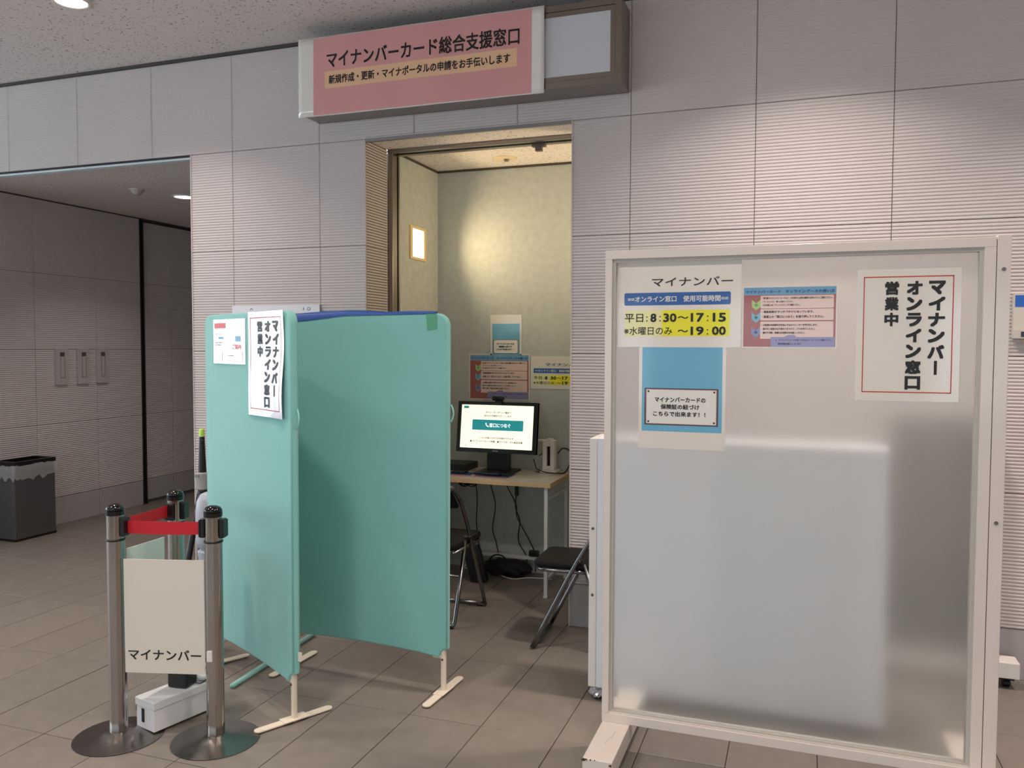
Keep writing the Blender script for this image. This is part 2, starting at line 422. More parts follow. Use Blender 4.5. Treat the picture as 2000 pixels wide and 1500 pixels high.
struct('trim_13', B(DX0, DX1+.5, .300, .325, CZ-.008, CZ+.001), DARK)
bm = B(DX0, DX1, -.003, .018, CZ-.016, CZ+.013, .002); box(bm, DX0, DX1, .018, .045, CZ-.008, CZ+.001)
struct('trim_14', bm, mat('polished_steel', (150, 150, 154), .3, 1), 'polished steel edge strip on the doorway head')
# unseen sides of the hall: glazed side on the left, entrance side behind the camera
struct('wall_right', B(8.6, 8.8, -8.2, .3, 0, HZ), WBASE)
bm = B(-5.2, -5.0, -8.2, .3, 0, .25); box(bm, -5.2, -5.0, -8.2, .3, 3.1, HZ)
for yy in (-8.2, -6.4, -4.6, -2.8, -1.0, .1): box(bm, -5.2, -5.0, yy, yy+.14, .25, 3.1)
struct('wall_window_side', bm, WBASE)
bm = B(-5.2, 8.8, -8.2, -8.0, 0, .9); box(bm, -5.2, 8.8, -8.2, -8.0, 2.1, HZ)
for xx in (-5.2, -3, -.8, 1.4, 3.6, 5.8, 8.0): box(bm, xx, xx+.8, -8.2, -8.0, .9, 2.1)
struct('wall_entrance_side', bm, WBASE)

# ------------------------------------------------------------------ ceiling fittings
LAMP = mat('lamp_diffuser', (255, 250, 240), .4, emit=((255, 244, 232), 9))
def downlight(x, y, z, label, r=.088, group=None):
    t = thing('ceiling_light', label, 'light', (x, y, z), 0, group)
    d = finish('lit_disc', L([(0, z-.004), (r*.9, z-.004), (r*.9, z+.002)], 32, (x, y, 0)), LAMP, t)
    rg = bmesh.new(); lathe(rg, [(r*.9, z-.003), (r*.94, z-.009), (r*1.1, z-.006), (r*1.13, z-.0)], 32, (x, y, 0))
    rg2 = finish('ring', rg, WHITEP, t, True)
LIGHT_AT = ['', 'above the space in front of the posts', 'above the frosted screen', 'by the wall right of the frosted screen', 'in line before the wide opening',
            'before the frosted screen', 'at the far right of the hall', 'at the far left of the hall', 'left of the camera', 'above and left of the camera',
            'behind the camera', 'right of and behind the camera']
for k, (x, y) in enumerate(HALL_LIGHTS):
    if k == 0: downlight(x, y, HZ, 'round recessed ceiling light at the top left of the hall ceiling')
    else: downlight(x, y, HZ, 'round recessed ceiling light '+LIGHT_AT[k], group='hall ceiling lights')
downlight(.50, 1.17, CZ, 'round recessed ceiling light glowing in the side corridor')
dt = thing('smoke_detector', 'small pale domed smoke detector on the side corridor ceiling', 'smoke detector', (.365, .80, CZ))
finish('mounting_plate', L([(0, CZ-.008), (.058, CZ-.008), (.06, CZ)], 28, (.365, .80, 0)), mat('detector_plastic', (206, 200, 190), .4), dt, True, .6)
finish('dome', L([(0, CZ-.045), (.02, CZ-.043), (.038, CZ-.03), (.046, CZ-.008)], 28, (.365, .80, 0)), mat('detector_dome', (190, 188, 180), .2), dt, True, .8)
dt = thing('smoke_detector', 'flat round detector with grey centre on the niche ceiling', 'smoke detector', (3.46, .71, CZ))
finish('mounting_plate', L([(0, CZ-.012), (.06, CZ-.012), (.075, CZ-.006), (.078, CZ)], 32, (3.46, .71, 0)), mat('detector_cream', (226, 208, 176), .4), dt, True, .6)
finish('sensor', L([(0, CZ-.026), (.014, CZ-.026), (.018, CZ-.012)], 16, (3.475, .70, 0)), mat('sensor_grey', (120, 110, 100), .4), dt, True, .6)
bk = thing('door_bracket', 'small grey metal bracket hanging from the steel door track', 'bracket', (3.80, .36, CZ-.03))
finish('plate', B(3.765, 3.845, .335, .375, CZ-.036, CZ-.026), mat('bracket_grey', (96, 88, 78), .5), bk)
finish('stopper', B(3.785, 3.825, .34, .37, CZ-.062, CZ-.036, .002), mat('bracket_grey', (96, 88, 78), .5), bk)
# wall lamp in the niche
for sx, nm, yy in ((2.872, 'square wall lamp glowing warm on the left wall of the niche', 1), (4.64, 'square wall lamp on the right wall of the niche, out of view', -1)):
    t = thing('wall_lamp', nm, 'lamp', (sx, .63, 2.225))
    x0, x1 = sorted((sx, sx+.010*yy))
    bm = bmesh.new(); 
    for q in ((.512, .747, 2.118, 2.135), (.512, .747, 2.318, 2.335), (.512, .545, 2.135, 2.318), (.714, .747, 2.135, 2.318)): box(bm, x0, x1, *q)
    finish('lamp_frame', bm, mat('lamp_frame_cream', (236, 206, 150), .4), t)
    x0, x1 = sorted((sx, sx+.006*yy))
    finish('lamp_pane', B(x0, x1, .545, .714, 2.135, 2.318), mat('warm_lamp_pane', (255, 240, 200), .4, emit=((255, 232, 180), 6)), t)

# ------------------------------------------------------------------ sign box over the doorway
SY = -.205; sb = thing('sign_box', 'long steel framed sign box projecting from the wall over the doorway', 'sign', (3.47, 0, 2.88))
x0, x1, z0, z1 = 2.535, 4.415, 2.880, 3.300
bm = B(x0, x1, SY+.012, -.005, z0, z1)
finish('housing', bm, STEEL, sb)
bm = bmesh.new()
for a in ((x0, x1, z0, z0+.032), (x0, x1, z1-.032, z1), (x0, x0+.032, z0+.032, z1-.032), (x1-.032, x1, z0+.032, z1-.032)): box(bm, a[0], a[1], SY, SY+.012, a[2], a[3])
finish('frame', bm, STEEL, sb)
bm = bmesh.new()
for a in ((x0+.034, x1-.034, z0+.034, z0+.058), (x0+.034, x1-.034, z1-.058, z1-.034), (x0+.034, x0+.058, z0+.058, z1-.058), (x1-.058, x1-.034, z0+.058, z1-.058)): box(bm, a[0], a[1], SY+.003, SY+.012, a[2], a[3])
finish('inner_frame', bm, STEEL, sb)
finish('sign_face', B(x0+.058, x1-.058, SY+.006, SY+.012, z0+.058, z1-.058), mat('sign_acrylic', (206, 208, 212), .35), sb)
# banner
pb = Plane((0, SY-.004), (1, 0))
uTL, zTL = pb.pix(586, 81); uTR, zTR = pb.pix(1066, 9.5); uB, zB = pb.pix(1063, 179)
zb, zt = 2.858, 3.302; u0, u1 = 2.535, 4.013
rip = lambda a, b: .0035*math.sin(a*9+b*2)*math.sin(b*3.1)+(.006*(1-b) if a < .1 or a > .93 else 0)
wv = lambda a, b: .010+.004*math.sin(a*23+b*3)*(.4+b*.0)+.007*max(0, 1-a*14)*(1-b*.6)
ban = sheet('banner', pb, u0, u1, zb, zt, 0, .0006, mat('laminated_film', (238, 234, 226), .12, coat=1), nu=60, nz=10, wave=wv)
tag(ban, 'pink laminated banner with black Japanese lettering stuck across the sign box', 'banner')
for p in ban.data.polygons: p.use_smooth = True
def warp(o, pl, u0, u1, z0, z1, wave, extra):
    for v in o.data.vertices:
        P = v.co; u = (P-pl.o).dot(pl.d); a = (u-u0)/(u1-u0); b = (P.z-z0)/(z1-z0)
        v.co = pl.at(u, P.z, wave(a, b)+extra)
def grid_quad(bm, pl, a0, a1, b0, b1, n=40, m=4):
    g = [[bm.verts.new(pl.at(a0+(a1-a0)*i/n, b0+(b1-b0)*j/m, 0)) for j in range(m+1)] for i in range(n+1)]
    for i in range(n):
        for j in range(m): bm.faces.new((g[i][j], g[i+1][j], g[i+1][j+1], g[i][j+1]))
pa = pb.pix(618, 80)[0]; pz = pb.pix(1043, 12)[0]
bm = bmesh.new(); grid_quad(bm, pb, 2.632, 3.945, zb+.006, zt-.006, 60, 8)
o = flat('pink_print', bm, mat('banner_pink', (224, 160, 158), .14, coat=.8, noise=(3, .03)), ban); warp(o, pb, u0, u1, zb, zt, wv, .0012)
for p in o.data.polygons: p.use_smooth = True
ta = pb.pix(637, 110); tb = pb.pix(1016, 70)
ub0 = pb.pix(636, 155)[0]; ub1 = pb.pix(1011, 110)[0]; zz1 = pb.pix(640, 141)[1]; zz0 = pb.pix(640, 174)[1]
bm = bmesh.new(); grid_quad(bm, pb, ub0, ub1, zz0, zz1, 30, 2)
o = flat('orange_band', bm, mat('banner_orange', (240, 194, 154), .14, coat=.8), ban); warp(o, pb, u0, u1, zb, zt, wv, .002)
bm = bmesh.new()
a = pb.pix(638, 0)[0]; b = pb.pix(1016, 0)[0]; zt1 = pb.pix(650, 101.5)[1]; zt0 = pb.pix(650, 134)[1]
put_text(bm, pb, 'マイナンバーカード総合支援窓口', a+.005, pb.pix(1016, 80)[0], zt0, zt1, 0, .022)
a = pb.pix(644, 155)[0]; b = pb.pix(998, 110)[0]
put_text(bm, pb, '新規作成・更新・マイナポータルの申請をお手伝いします', a, b, zz0+.022, zz1-.022, 0, .03)
o = flat('lettering', bm, INK, ban); warp(o, pb, u0, u1, zb, zt, wv, .003)

# ------------------------------------------------------------------ wall fittings
for k, (y0, w_) in enumerate(((.966, .128), (1.191, .126), (1.402, .130))):
    pos = ('nearest the bin', 'in the middle of the three', 'nearest the dark sliding leaf')[k]
    t = thing('wall_plate', 'tall pale wall switch plate with dark window, '+pos, 'switch plate', (XL, y0+w_/2, 1.36), group='switch plates on the corridor wall')
    finish('plate', B(XL-.002, XL+.022, y0, y0+w_, 1.204, 1.519, .002), mat('plate_paint', (186, 178, 174), .5), t)
    finish('dark_window', B(XL+.021, XL+.0235, y0+.042, y0+.088, 1.448, 1.484), mat('plate_dark', (84, 78, 74), .3), t)
    bm = bmesh.new()
    for a in ((y0+.042, y0+.046), (y0+.084, y0+.088)): box(bm, XL+.020, XL+.026, a[0], a[1], 1.262, 1.444)
    box(bm, XL+.020, XL+.026, y0+.046, y0+.084, 1.262, 1.268)
    finish('slot_rim', bm, mat('plate_rim', (160, 150, 145), .5), t)
    finish('flap', B(XL+.021, XL+.024, y0+.047, y0+.083, 1.27, 1.442, .001), mat('plate_paint', (186, 178, 174), .5), t)
# white notice board on the wall behind the left partition
pw = Plane((0, -.006), (1, 0))
wn = tag(sheet('notice_board', pw, 1.893, 2.531, 1.36, 1.797, 0, .012, mat('board_white', (226, 226, 230), .35)), 'white wall notice board mostly hidden behind the left teal partition', 'notice board')
bm = bmesh.new(); tx(bm, pw, 'i', 594, 599.5, 596, 606, .013, .0); tx(bm, pw, 'o', 602, 600, 609, 607, .013, 0); tx(bm, pw, '^', 490, 602, 497, 606, .013, 0)
flat('pen_marks', bm, mat('pen_blue', (90, 104, 150), .5), wn)
# box on the wall at the right edge
t = thing('wall_notice', 'white wall notice with blue top stripe at the right edge of the photo', 'notice', (6.32, 0, 1.69))
finish('case', B(6.204, 6.46, -.034, -.004, 1.591, 1.792, .002), mat('notice_case', (206, 200, 190), .45), t)
finish('blue_stripe', B(6.210, 6.454, -.0355, -.033, 1.735, 1.788), mat('notice_blue', (44, 98, 186), .4), t)
finish('lower_strip', B(6.204, 6.46, -.037, -.033, 1.591, 1.630), mat('notice_strip', (196, 190, 182), .45), t)
finish('dark_button', B(6.236, 6.27, -.0385, -.0365, 1.598, 1.622), mat('notice_dark', (44, 58, 72), .4), t)

# ------------------------------------------------------------------ waste bin in the corridor
BX0, BX1, BY0, BY1, BH = -.712, -.487, .38, .745, .60
t = thing('waste_bin', 'slim dark grey metal bin with a clear bag folded over its rim', 'bin', ((BX0+BX1)/2, (BY0+BY1)/2, 0))
GM = mat('bin_metal', (92, 92, 92), .4, .35)
def shell(x0, x1, y0, y1, z0, z1, th=.004):
    bm = bmesh.new()
    box(bm, x0, x1, y0, y0+th, z0, z1); box(bm, x0, x1, y1-th, y1, z0, z1); box(bm, x0, x0+th, y0+th, y1-th, z0, z1); box(bm, x1-th, x1, y0+th, y1-th, z0, z1)
    return bm
bm = shell(BX0, BX1, BY0, BY1, .018, BH); box(bm, BX0+.004, BX1-.004, BY0+.004, BY1-.004, .018, .03)
finish('bin_body', bm, GM, t)
finish('bin_foot', B(BX0-.003, BX1+.003, BY0-.003, BY1+.003, 0, .018), BLACKP, t)
finish('bin_rim', shell(BX0-.006, BX1+.006, BY0-.006, BY1+.006, BH-.004, BH+.028, .03), BLACKP, t)
bm = bmesh.new(); N = 64; per = []
for k in range(N):
    s_ = k/N*4; i = int(s_); f = s_-i; c = [(BX0, BY0), (BX1, BY0), (BX1, BY1), (BX0, BY1), (BX0, BY0)]
    per.append((c[i][0]+(c[i+1][0]-c[i][0])*f, c[i][1]+(c[i+1][1]-c[i][1])*f))
cx, cy = (BX0+BX1)/2, (BY0+BY1)/2; rows = []
random.seed(3)
for zi, (z, e) in enumerate(((BH-.002, 1.05), (BH-.03, 1.10), (BH-.07, 1.09), (BH-.105, 1.06))):
    row = []
    for k, (x, y) in enumerate(per):
        e2 = e+random.uniform(-.022, .035); zz = z+(random.uniform(-.03, .015) if zi == 3 else random.uniform(-.006, .006))
        row.append(bm.verts.new((min(max(cx+(x-cx)*e2+(.006 if x > cx else -.006), XL+.003), 9), cy+(y-cy)*(1+(e2-1)*.6)+(.006 if y > cy else -.006), zz)))
    rows.append(row)
for a, b in zip(rows, rows[1:]):
    for k in range(N): bm.faces.new((a[k], a[(k+1) % N], b[(k+1) % N], b[k]))
BAG = mat('clear_bag_film', (220, 222, 224), .18, spec=.7)
nt = BAG.node_tree; b_ = nt.nodes['Principled BSDF']; b_.inputs['Alpha'].default_value = .38
finish('bin_bag', bm, BAG, t, True)
random.seed(11)

# ------------------------------------------------------------------ frosted glass screen
YS = -1.303
sc = thing('frosted_screen', 'tall white framed frosted glass screen on box feet, right foreground', 'screen', (5.25, -1.30, 0))
FXL, FXR = 4.602, 5.882; FB, FT = .118, 1.903
FRM = mat('screen_frame_paint', (218, 208, 198), .35, coat=.25, noise=(3, .015))
yf, yb = -1.325, -1.275
finish('top_rail', B(FXL, FXR, yf, yb, FT-.032, FT, .0015), FRM, sc)
bm = B(FXL, FXR, yf, yb, FB, FB+.034, .0015); box(bm, FXL+.02, FXR-.02, yf+.004, yb-.004, FB+.034, FB+.040)
finish('bottom_rail', bm, FRM, sc)
finish('left_stile', B(FXL, FXL+.026, yf, yb, FB+.034, FT-.032, .0015), FRM, sc)
finish('right_stile', B(FXR-.034, FXR, yf, yb, FB+.034, FT-.032, .0015), FRM, sc)
bm = bmesh.new(); g0, g1, h0, h1 = FXL+.026, FXR-.034, FB+.034, FT-.032
for a in ((g0, g1, h0, h0+.012), (g0, g1, h1-.012, h1), (g0, g0+.012, h0+.012, h1-.012), (g1-.012, g1, h0+.012, h1-.012)): box(bm, a[0], a[1], yf+.008, yb-.008, a[2], a[3])
finish('glazing_bead', bm, mat('bead_grey', (186, 182, 172), .4), sc)
FG = bpy.data.materials.new('frosted_glass'); FG.use_nodes = True; nt = FG.node_tree; nt.nodes.clear()
out = nt.nodes.new('ShaderNodeOutputMaterial'); gl = nt.nodes.new('ShaderNodeBsdfRefraction'); gl.inputs['IOR'].default_value = 1.0001
gl = nt.nodes.new('ShaderNodeBsdfPrincipled'); gl.inputs['Transmission Weight'].default_value = 1; gl.inputs['Roughness'].default_value = .30
gl.inputs['IOR'].default_value = 1.30; gl.inputs['Base Color'].default_value = lin((248, 252, 251))
df = nt.nodes.new('ShaderNodeBsdfDiffuse'); df.inputs[0].default_value = lin((214, 222, 220))
tl = nt.nodes.new('ShaderNodeBsdfTranslucent'); tl.inputs[0].default_value = lin((246, 244, 240))
m1 = nt.nodes.new('ShaderNodeMixShader'); m1.inputs[0].default_value = .90; m2 = nt.nodes.new('ShaderNodeMixShader'); m2.inputs[0].default_value = .19
nt.links.new(df.outputs[0], m1.inputs[1]); nt.links.new(tl.outputs[0], m1.inputs[2])
nt.links.new(gl.outputs[0], m2.inputs[1]); nt.links.new(m1.outputs[0], m2.inputs[2]); nt.links.new(m2.outputs[0], out.inputs[0])
finish('frosted_pane', B(g0+.006, g1-.006, -1.3025, -1.2975, h0+.006, h1-.006), FG, sc)
finish('end_post', B(FXR+.002, FXR+.042, yf-.002, yb+.004, .06, FT+.006, .002), FRM, sc)
for zz in (1.799, .979, .14):
    finish('screw', bmcyl if False else T([(FXR+.021, yf-.006, zz), (FXR+.021, yf, zz)], .006, 12), mat('screw_metal', (120, 112, 104), .35, .8), sc)
CHIP = mat('chipped_paint_rust', (74, 58, 46), .8)
for k, (xa, xb) in enumerate(((FXL+.002, FXL+.108), (FXR-.064, FXR+.042))):
    f = finish('foot', B(xa, xb, -1.625, -.985, .045, .118, .003), FRM, sc)
    if k == 0:
        bm = bmesh.new(); random.seed(5)
        for xx, zz, ln in ((xa+.004, .112, .012), (xa+.014, .115, .008), (xb-.006, .105, .010), (xa+.03, .1155, .006), (xa+.045, .1165, .004)):
            pts = [Vector((xx+ln*.6*math.cos(a)*random.uniform(.6, 1.2), -1.6262, zz+ln*.5*math.sin(a)*random.uniform(.6, 1.2))) for a in [i*PI/4 for i in range(8)]]
            prism(bm, pts, Vector((0, .0015, 0)))
        finish('paint_chips', bm, CHIP, f)['kind'] = 'stuff'
        bm = bmesh.new(); pf = [Vector((xa+.05, -1.50, .1184)), Vector((xa+.054, -1.50, .1184)), Vector((xa+.060, -1.44, .1184)), Vector((xa+.057, -1.44, .1184))]
        bm.faces.new([bm.verts.new(p) for p in pf]); pf = [p+Vector((.01, .05, 0)) for p in pf]; bm.faces.new([bm.verts.new(p) for p in pf])
        finish('scratch', bm, mat('scratch_grey', (190, 186, 186), .6), f)
    for yy in (-1.585, -1.02):
        c = finish('caster', T([((xa+xb)/2-.012, yy, .024), ((xa+xb)/2+.012, yy, .024)], .024, 16), BLACKP, sc)
# posters on the glass ------------------------------------------------
pg = Plane((0, -1.3032), (1, 0))
BLUEB = mat('print_blue', (38, 92, 158), .4, coat=.4); YEL = mat('print_yellow', (232, 226, 28), .4, coat=.4)
WINK = mat('print_white', (226, 224, 216), .4, coat=.3)
def hours_poster(pl, u0, u1, z0, z1, label):
    """opening hours sheet; everything placed as fractions of the sheet"""
    W_, H_ = u1-u0, z1-z0; U = lambda a: u0+W_*a; Z = lambda b: z0+H_*b
    p = tag(sheet('hours_poster', pl, u0, u1, z0, z1, 0, .0008, PAPER), label, 'poster', 'opening hours posters')
    bm = bmesh.new(); quad(bm, pl, U(.055), U(.92), Z(.483), Z(.628), .0012, H_*.02); flat('blue_band', bm, BLUEB, p)
    bm = bmesh.new(); quad(bm, pl, U(.37), U(.915), Z(.125), Z(.425), .0011); 
    flat('yellow_band', bm, YEL, p)
    bm = bmesh.new(); quad(bm, pl, U(.06), U(.37), Z(.125), Z(.425), .0011); flat('pale_yellow_band', bm, mat('print_pale_yellow', (232, 228, 160), .4, coat=.4), p)
    bm = bmesh.new()
    put_text(bm, pl, 'マイナンバー', U(.285), U(.935), Z(.70), Z(.80), .0018, .01)
    put_text(bm, pl, '平日', U(.06), U(.215), Z(.287), Z(.385), .0018, .012)
    put_text(bm, pl, ':', U(.24), U(.252), Z(.295), Z(.355), .0018, .0)
    put_text(bm, pl, '8', U(.275), U(.325), Z(.288), Z(.388), .0018, .035)
    put_text(bm, pl, ':', U(.349), U(.361), Z(.295), Z(.36), .0018, .0)
    put_text(bm, pl, '30', U(.382), U(.49), Z(.288), Z(.388), .0018, .035)
    put_text(bm, pl, '〜', U(.50), U(.585), Z(.325), Z(.355), .0018, .02)
    put_text(bm, pl, '17', U(.605), U(.71), Z(.288), Z(.388), .0018, .035)
    put_text(bm, pl, ':', U(.734), U(.746), Z(.295), Z(.36), .0018, .0)
    put_text(bm, pl, '15', U(.78), U(.885), Z(.288), Z(.388), .0018, .035)
    put_text(bm, pl, '※水曜日のみ', U(.055), U(.455), Z(.14), Z(.235), .0018, .008)
    put_text(bm, pl, '〜', U(.50), U(.585), Z(.17), Z(.20), .0018, .02)
    put_text(bm, pl, '19', U(.605), U(.71), Z(.138), Z(.235), .0018, .035)
    put_text(bm, pl, ':', U(.734), U(.746), Z(.142), Z(.205), .0018, .0)
    put_text(bm, pl, '00', U(.775), U(.885), Z(.138), Z(.235), .0018, .035)
    flat('lettering', bm, INK, p)
    bm = bmesh.new(); put_text(bm, pl, '==オンライン窓口　使用可能時間==', U(.085), U(.90), Z(.52), Z(.59), .0018, .022); flat('white_lettering', bm, WINK, p)
    return p
hours_poster(pg, 4.646, 5.091, 1.546, 1.864, 'opening hours poster with blue and yellow bands, top left of the frosted glass')
def card_poster(pl, u0, u1, z0, z1, bu0, bu1, bz0, bz1, label):
    p = tag(sheet('card_poster', pl, u0, u1, z0, z1, 0, .0008, PAPER), label, 'poster', 'blue posters with a white placard')
    bm = bmesh.new(); quad(bm, pl, bu0, bu1, bz0, bz1, .0011); flat('blue_print', bm, mat('print_sky_blue', (104, 172, 202), .4, coat=.4), p)
    W_, H_ = bu1-bu0, bz1-bz0; U = lambda a: bu0+W_*a; Z = lambda b: bz0+H_*b
    bm = bmesh.new(); quad(bm, pl, U(.035), U(.955), Z(.075), Z(.515), .0014); flat('placard_edge', bm, mat('placard_brown', (62, 40, 42), .4, coat=.3), p)
    bm = bmesh.new(); quad(bm, pl, U(.048), U(.942), Z(.085), Z(.505), .0016); flat('placard_rim', bm, mat('placard_rim', (150, 104, 96), .4, coat=.3), p)
    bm = bmesh.new(); quad(bm, pl, U(.06), U(.93), Z(.093), Z(.497), .0018); flat('placard', bm, WINK, p)
    bm = bmesh.new()
    put_text(bm, pl, 'マイナンバーカードの', U(.165), U(.80), Z(.35), Z(.41), .0022, .035)
    put_text(bm, pl, '保険証の紐づけ', U(.24), U(.725), Z(.265), Z(.325), .0022, .035)
    put_text(bm, pl, 'こちらで出来ます！！', U(.145), U(.80), Z(.18), Z(.24), .0022, .035)
    r = W_*.012
    for a, b in ((.085, .475), (.905, .475), (.085, .115), (.905, .115)): quad(bm, pl, U(a)-r, U(a)+r, Z(b)-r, Z(b)+r, .0022, r*.9)
    flat('lettering', bm, INK, p)
    return p
card_poster(pg, 4.728, 5.042, 1.171, 1.545, 4.740, 5.030, 1.235, 1.545, 'blue poster with white placard under the hours poster on the frosted glass')
def guide_poster(pl, u0, u1, z0, z1, label, margin=.012):
    p = tag(sheet('guide_poster', pl, u0-margin*.3, u1+margin*.3, z0-margin*.3, z1+margin*.3, 0, .0008, PAPER), label, 'poster', 'red step by step guide posters')
    W_, H_ = u1-u0, z1-z0; U = lambda a: u0+W_*a; Z = lambda b: z0+H_*b
    bm = bmesh.new(); quad(bm, pl, u0, u1, z0, z1, .0011); flat('red_print', bm, mat('guide_red', (158, 80, 76), .4, coat=.5), p)
    bm = bmesh.new(); quad(bm, pl, u0, u1, Z(.87), z1, .0014); flat('title_band', bm, mat('guide_title_blue', (108, 156, 190), .4, coat=.5), p)
    bm = bmesh.new()
    for a, b in ((.645, .86), (.445, .635), (.135, .425)): quad(bm, pl, U(.188), U(.977), Z(a), Z(b), .0015, H_*.018)
    flat('text_panels', bm, mat('guide_panel', (224, 196, 184), .4, coat=.5), p)
    for k, (c, zc) in enumerate((((160, 196, 100), .715), ((110, 172, 190), .505), ((120, 136, 178), .255))):
        bm = bmesh.new(); w2 = .048; poly(bm, pl, [(U(.14-w2), Z(zc+.08)), (U(.14), Z(zc+.02)), (U(.14+w2), Z(zc+.08)), (U(.14+w2), Z(zc-.04)), (U(.14), Z(zc-.10)), (U(.14-w2), Z(zc-.04))][::-1], .0016)
        flat('step_arrow', bm, mat('step_arrow_%d' % k, c, .4, coat=.5), p)
    bm = bmesh.new(); quad(bm, pl, U(.305), U(.995), Z(.0), Z(.165), .0019); poly(bm, pl, [(U(.45), Z(.165)), (U(.50), Z(.20)), (U(.56), Z(.20)), (U(.585), Z(.165))], .0019)
    flat('note_bubble', bm, mat('guide_bubble', (138, 134, 172), .4, coat=.5), p)
    bm = bmesh.new()
    put_text(bm, pl, 'マイナンバーカード　オンラインブースの使い方', U(.02), U(.985), Z(.90), Z(.955), .0019, .03)
    flat('title_lettering', bm, mat('guide_navy', (28, 66, 112), .4), p)
    bm = bmesh.new()
    for s_, a, b0, b1, bo in (('・受付票やマイナンバーカードなど、お手続きに必要な書類をお持ちのうえご着席ください。', .965, .80, .835, .02),
                          ('・ブースへ入り、席にお座りください。', .545, .745, .775, .02), ('・右の台帳にある「チェックリスト」をご確認ください。', .62, .685, .72, .02),
                          ('・液晶画面は"タッチパネル"になっています。', .765, .57, .61, .03), ('・画面上の「窓口につなぐ」を指で押してください。', .875, .485, .53, .03),
                          ('・お客様の本格案をお手伝いするオペレーターを呼び出します。', .81, .35, .385, .03), ('・繋がると画面が切り替わりますので、少々お待ちください。', .785, .285, .32, .02),
                          ('・繋がり次第、希望のお手続きをお話しください。', .675, .22, .255, .03)):
        put_text(bm, pl, s_, U(.205), U(a), Z(b0), Z(b1), .0020, bo)
    for ch, zc in (('①', .705), ('②', .495), ('③', .245)): put_text(bm, pl, ch, U(.122), U(.158), Z(zc-.022), Z(zc+.022), .0020, .02)
    flat('lettering', bm, INK, p)
    bm = bmesh.new(); put_text(bm, pl, '※　マイナンバーカードを使って行えない「サービス」確認ください', U(.36), U(.965), Z(.10), Z(.13), .0022, .02)
    put_text(bm, pl, '事前登録お願いしています', U(.385), U(.64), Z(.035), Z(.068), .0022, .02)
    flat('note_lettering', bm, mat('guide_navy2', (50, 46, 84), .4), p)
    return p
guide_poster(pg, 5.100, 5.406, 1.548, 1.757, 'red guide poster with coloured step arrows in the middle of the frosted glass')
def open_poster(pl, u0, u1, z0, z1, label, M=PAPER, wave=None):
    p = tag(sheet('open_poster', pl, u0, u1, z0, z1, 0, .0008, M, nu=8 if wave else 1, nz=14 if wave else 1, wave=wave), label, 'poster', 'white posters with red border')
    W_, H_ = u1-u0, z1-z0; U = lambda a: u0+W_*a; Z = lambda b: z0+H_*b
    a0, a1, b0, b1 = .065, .93, .063, .945; t_ = .010
    bm = bmesh.new(); 
    def q(*a):
        if wave: grid_quad(bm, pl, a[0], a[1], a[2], a[3], 6, 12)
        else: quad(bm, pl, *a, .0012)
    q(U(a0), U(a1), Z(b0), Z(b0+t_*.8)); q(U(a0), U(a1), Z(b1-t_*.8), Z(b1))
    q(U(a0), U(a0+t_), Z(b0), Z(b1)); q(U(a1-t_), U(a1), Z(b0), Z(b1))
    o1 = flat('red_border', bm, REDI, p)
    bm = bmesh.new(); h = .0016
    tcol(bm, pl, 'マイナンバー', U(.685), U(.865), Z(.915), Z(.195), h, .06)
    tcol(bm, pl, 'オンライン窓口', U(.475), U(.645), Z(.915), Z(.08), h, .06)
    tcol(bm, pl, '営業中', U(.265), U(.42), Z(.915), Z(.56), h, .06)
    o2 = flat('lettering', bm, INK, p)
    if wave:
        warp(o1, pl, u0, u1, z0, z1, wave, .0022); warp(o2, pl, u0, u1, z0, z1, wave, .0028)
    return p
open_poster(pg, 5.472, 5.788, 1.367, 1.810, 'white poster with red border and bold vertical lettering, right of the frosted glass')

# ------------------------------------------------------------------ white cabinet behind the screen
cb = thing('white_cabinet', 'low white boxy cabinet on wrapped casters behind the frosted screen', 'cabinet', (5.03, -.75, 0))
CX0, CX1, CYF, CYB, CB_, CT = 4.441, 5.625, -.90, -.70, .062, 1.152
CW = mat('cabinet_white', (232, 236, 244), .4)
finish('body', B(CX0+.034, CX1, CYF+.002, CYB, CB_, CT, .002), CW, cb)
finish('side_frame', B(CX0, CX0+.033, CYF, CYB, CB_, CT, .003), mat('cabinet_frame', (238, 234, 228), .4), cb)
for zz in (.760, .469): finish('screw', T([(CX0+.017, CYF-.004, zz), (CX0+.017, CYF+.001, zz)], .006, 12), mat('screw_brass', (110, 96, 80), .35, .8), cb)
finish('under_shade_block', B(CX0+.07, CX1-.03, CYF+.015, CYB-.02, .028, CB_, .002), BLACKP, cb)  # black block added to darken the shade below the cabinet
WRAP = mat('plastic_wrap', (190, 190, 196), .08, metal=.35, coat=1)
for xx in (CX0+.035, CX1-.05):
    for yy in (CYF+.04, CYB-.04):
        c = finish('caster', T([(xx-.012, yy, .026), (xx+.012, yy, .026)], .026, 16), mat('caster_grey', (90, 88, 88), .4), cb)
        if xx < 5 and yy < -.8:
            bm = bmesh.new(); bmesh.ops.create_icosphere(bm, subdivisions=3, radius=.04); random.seed(9)
            for v in bm.verts:
                k = 1+random.uniform(-.16, .12); v.co = Vector((v.co.x*k*.95, v.co.y*k*.9, v.co.z*k*.75))+Vector((xx, yy, .032))
            finish('wrap', bm, WRAP, c)
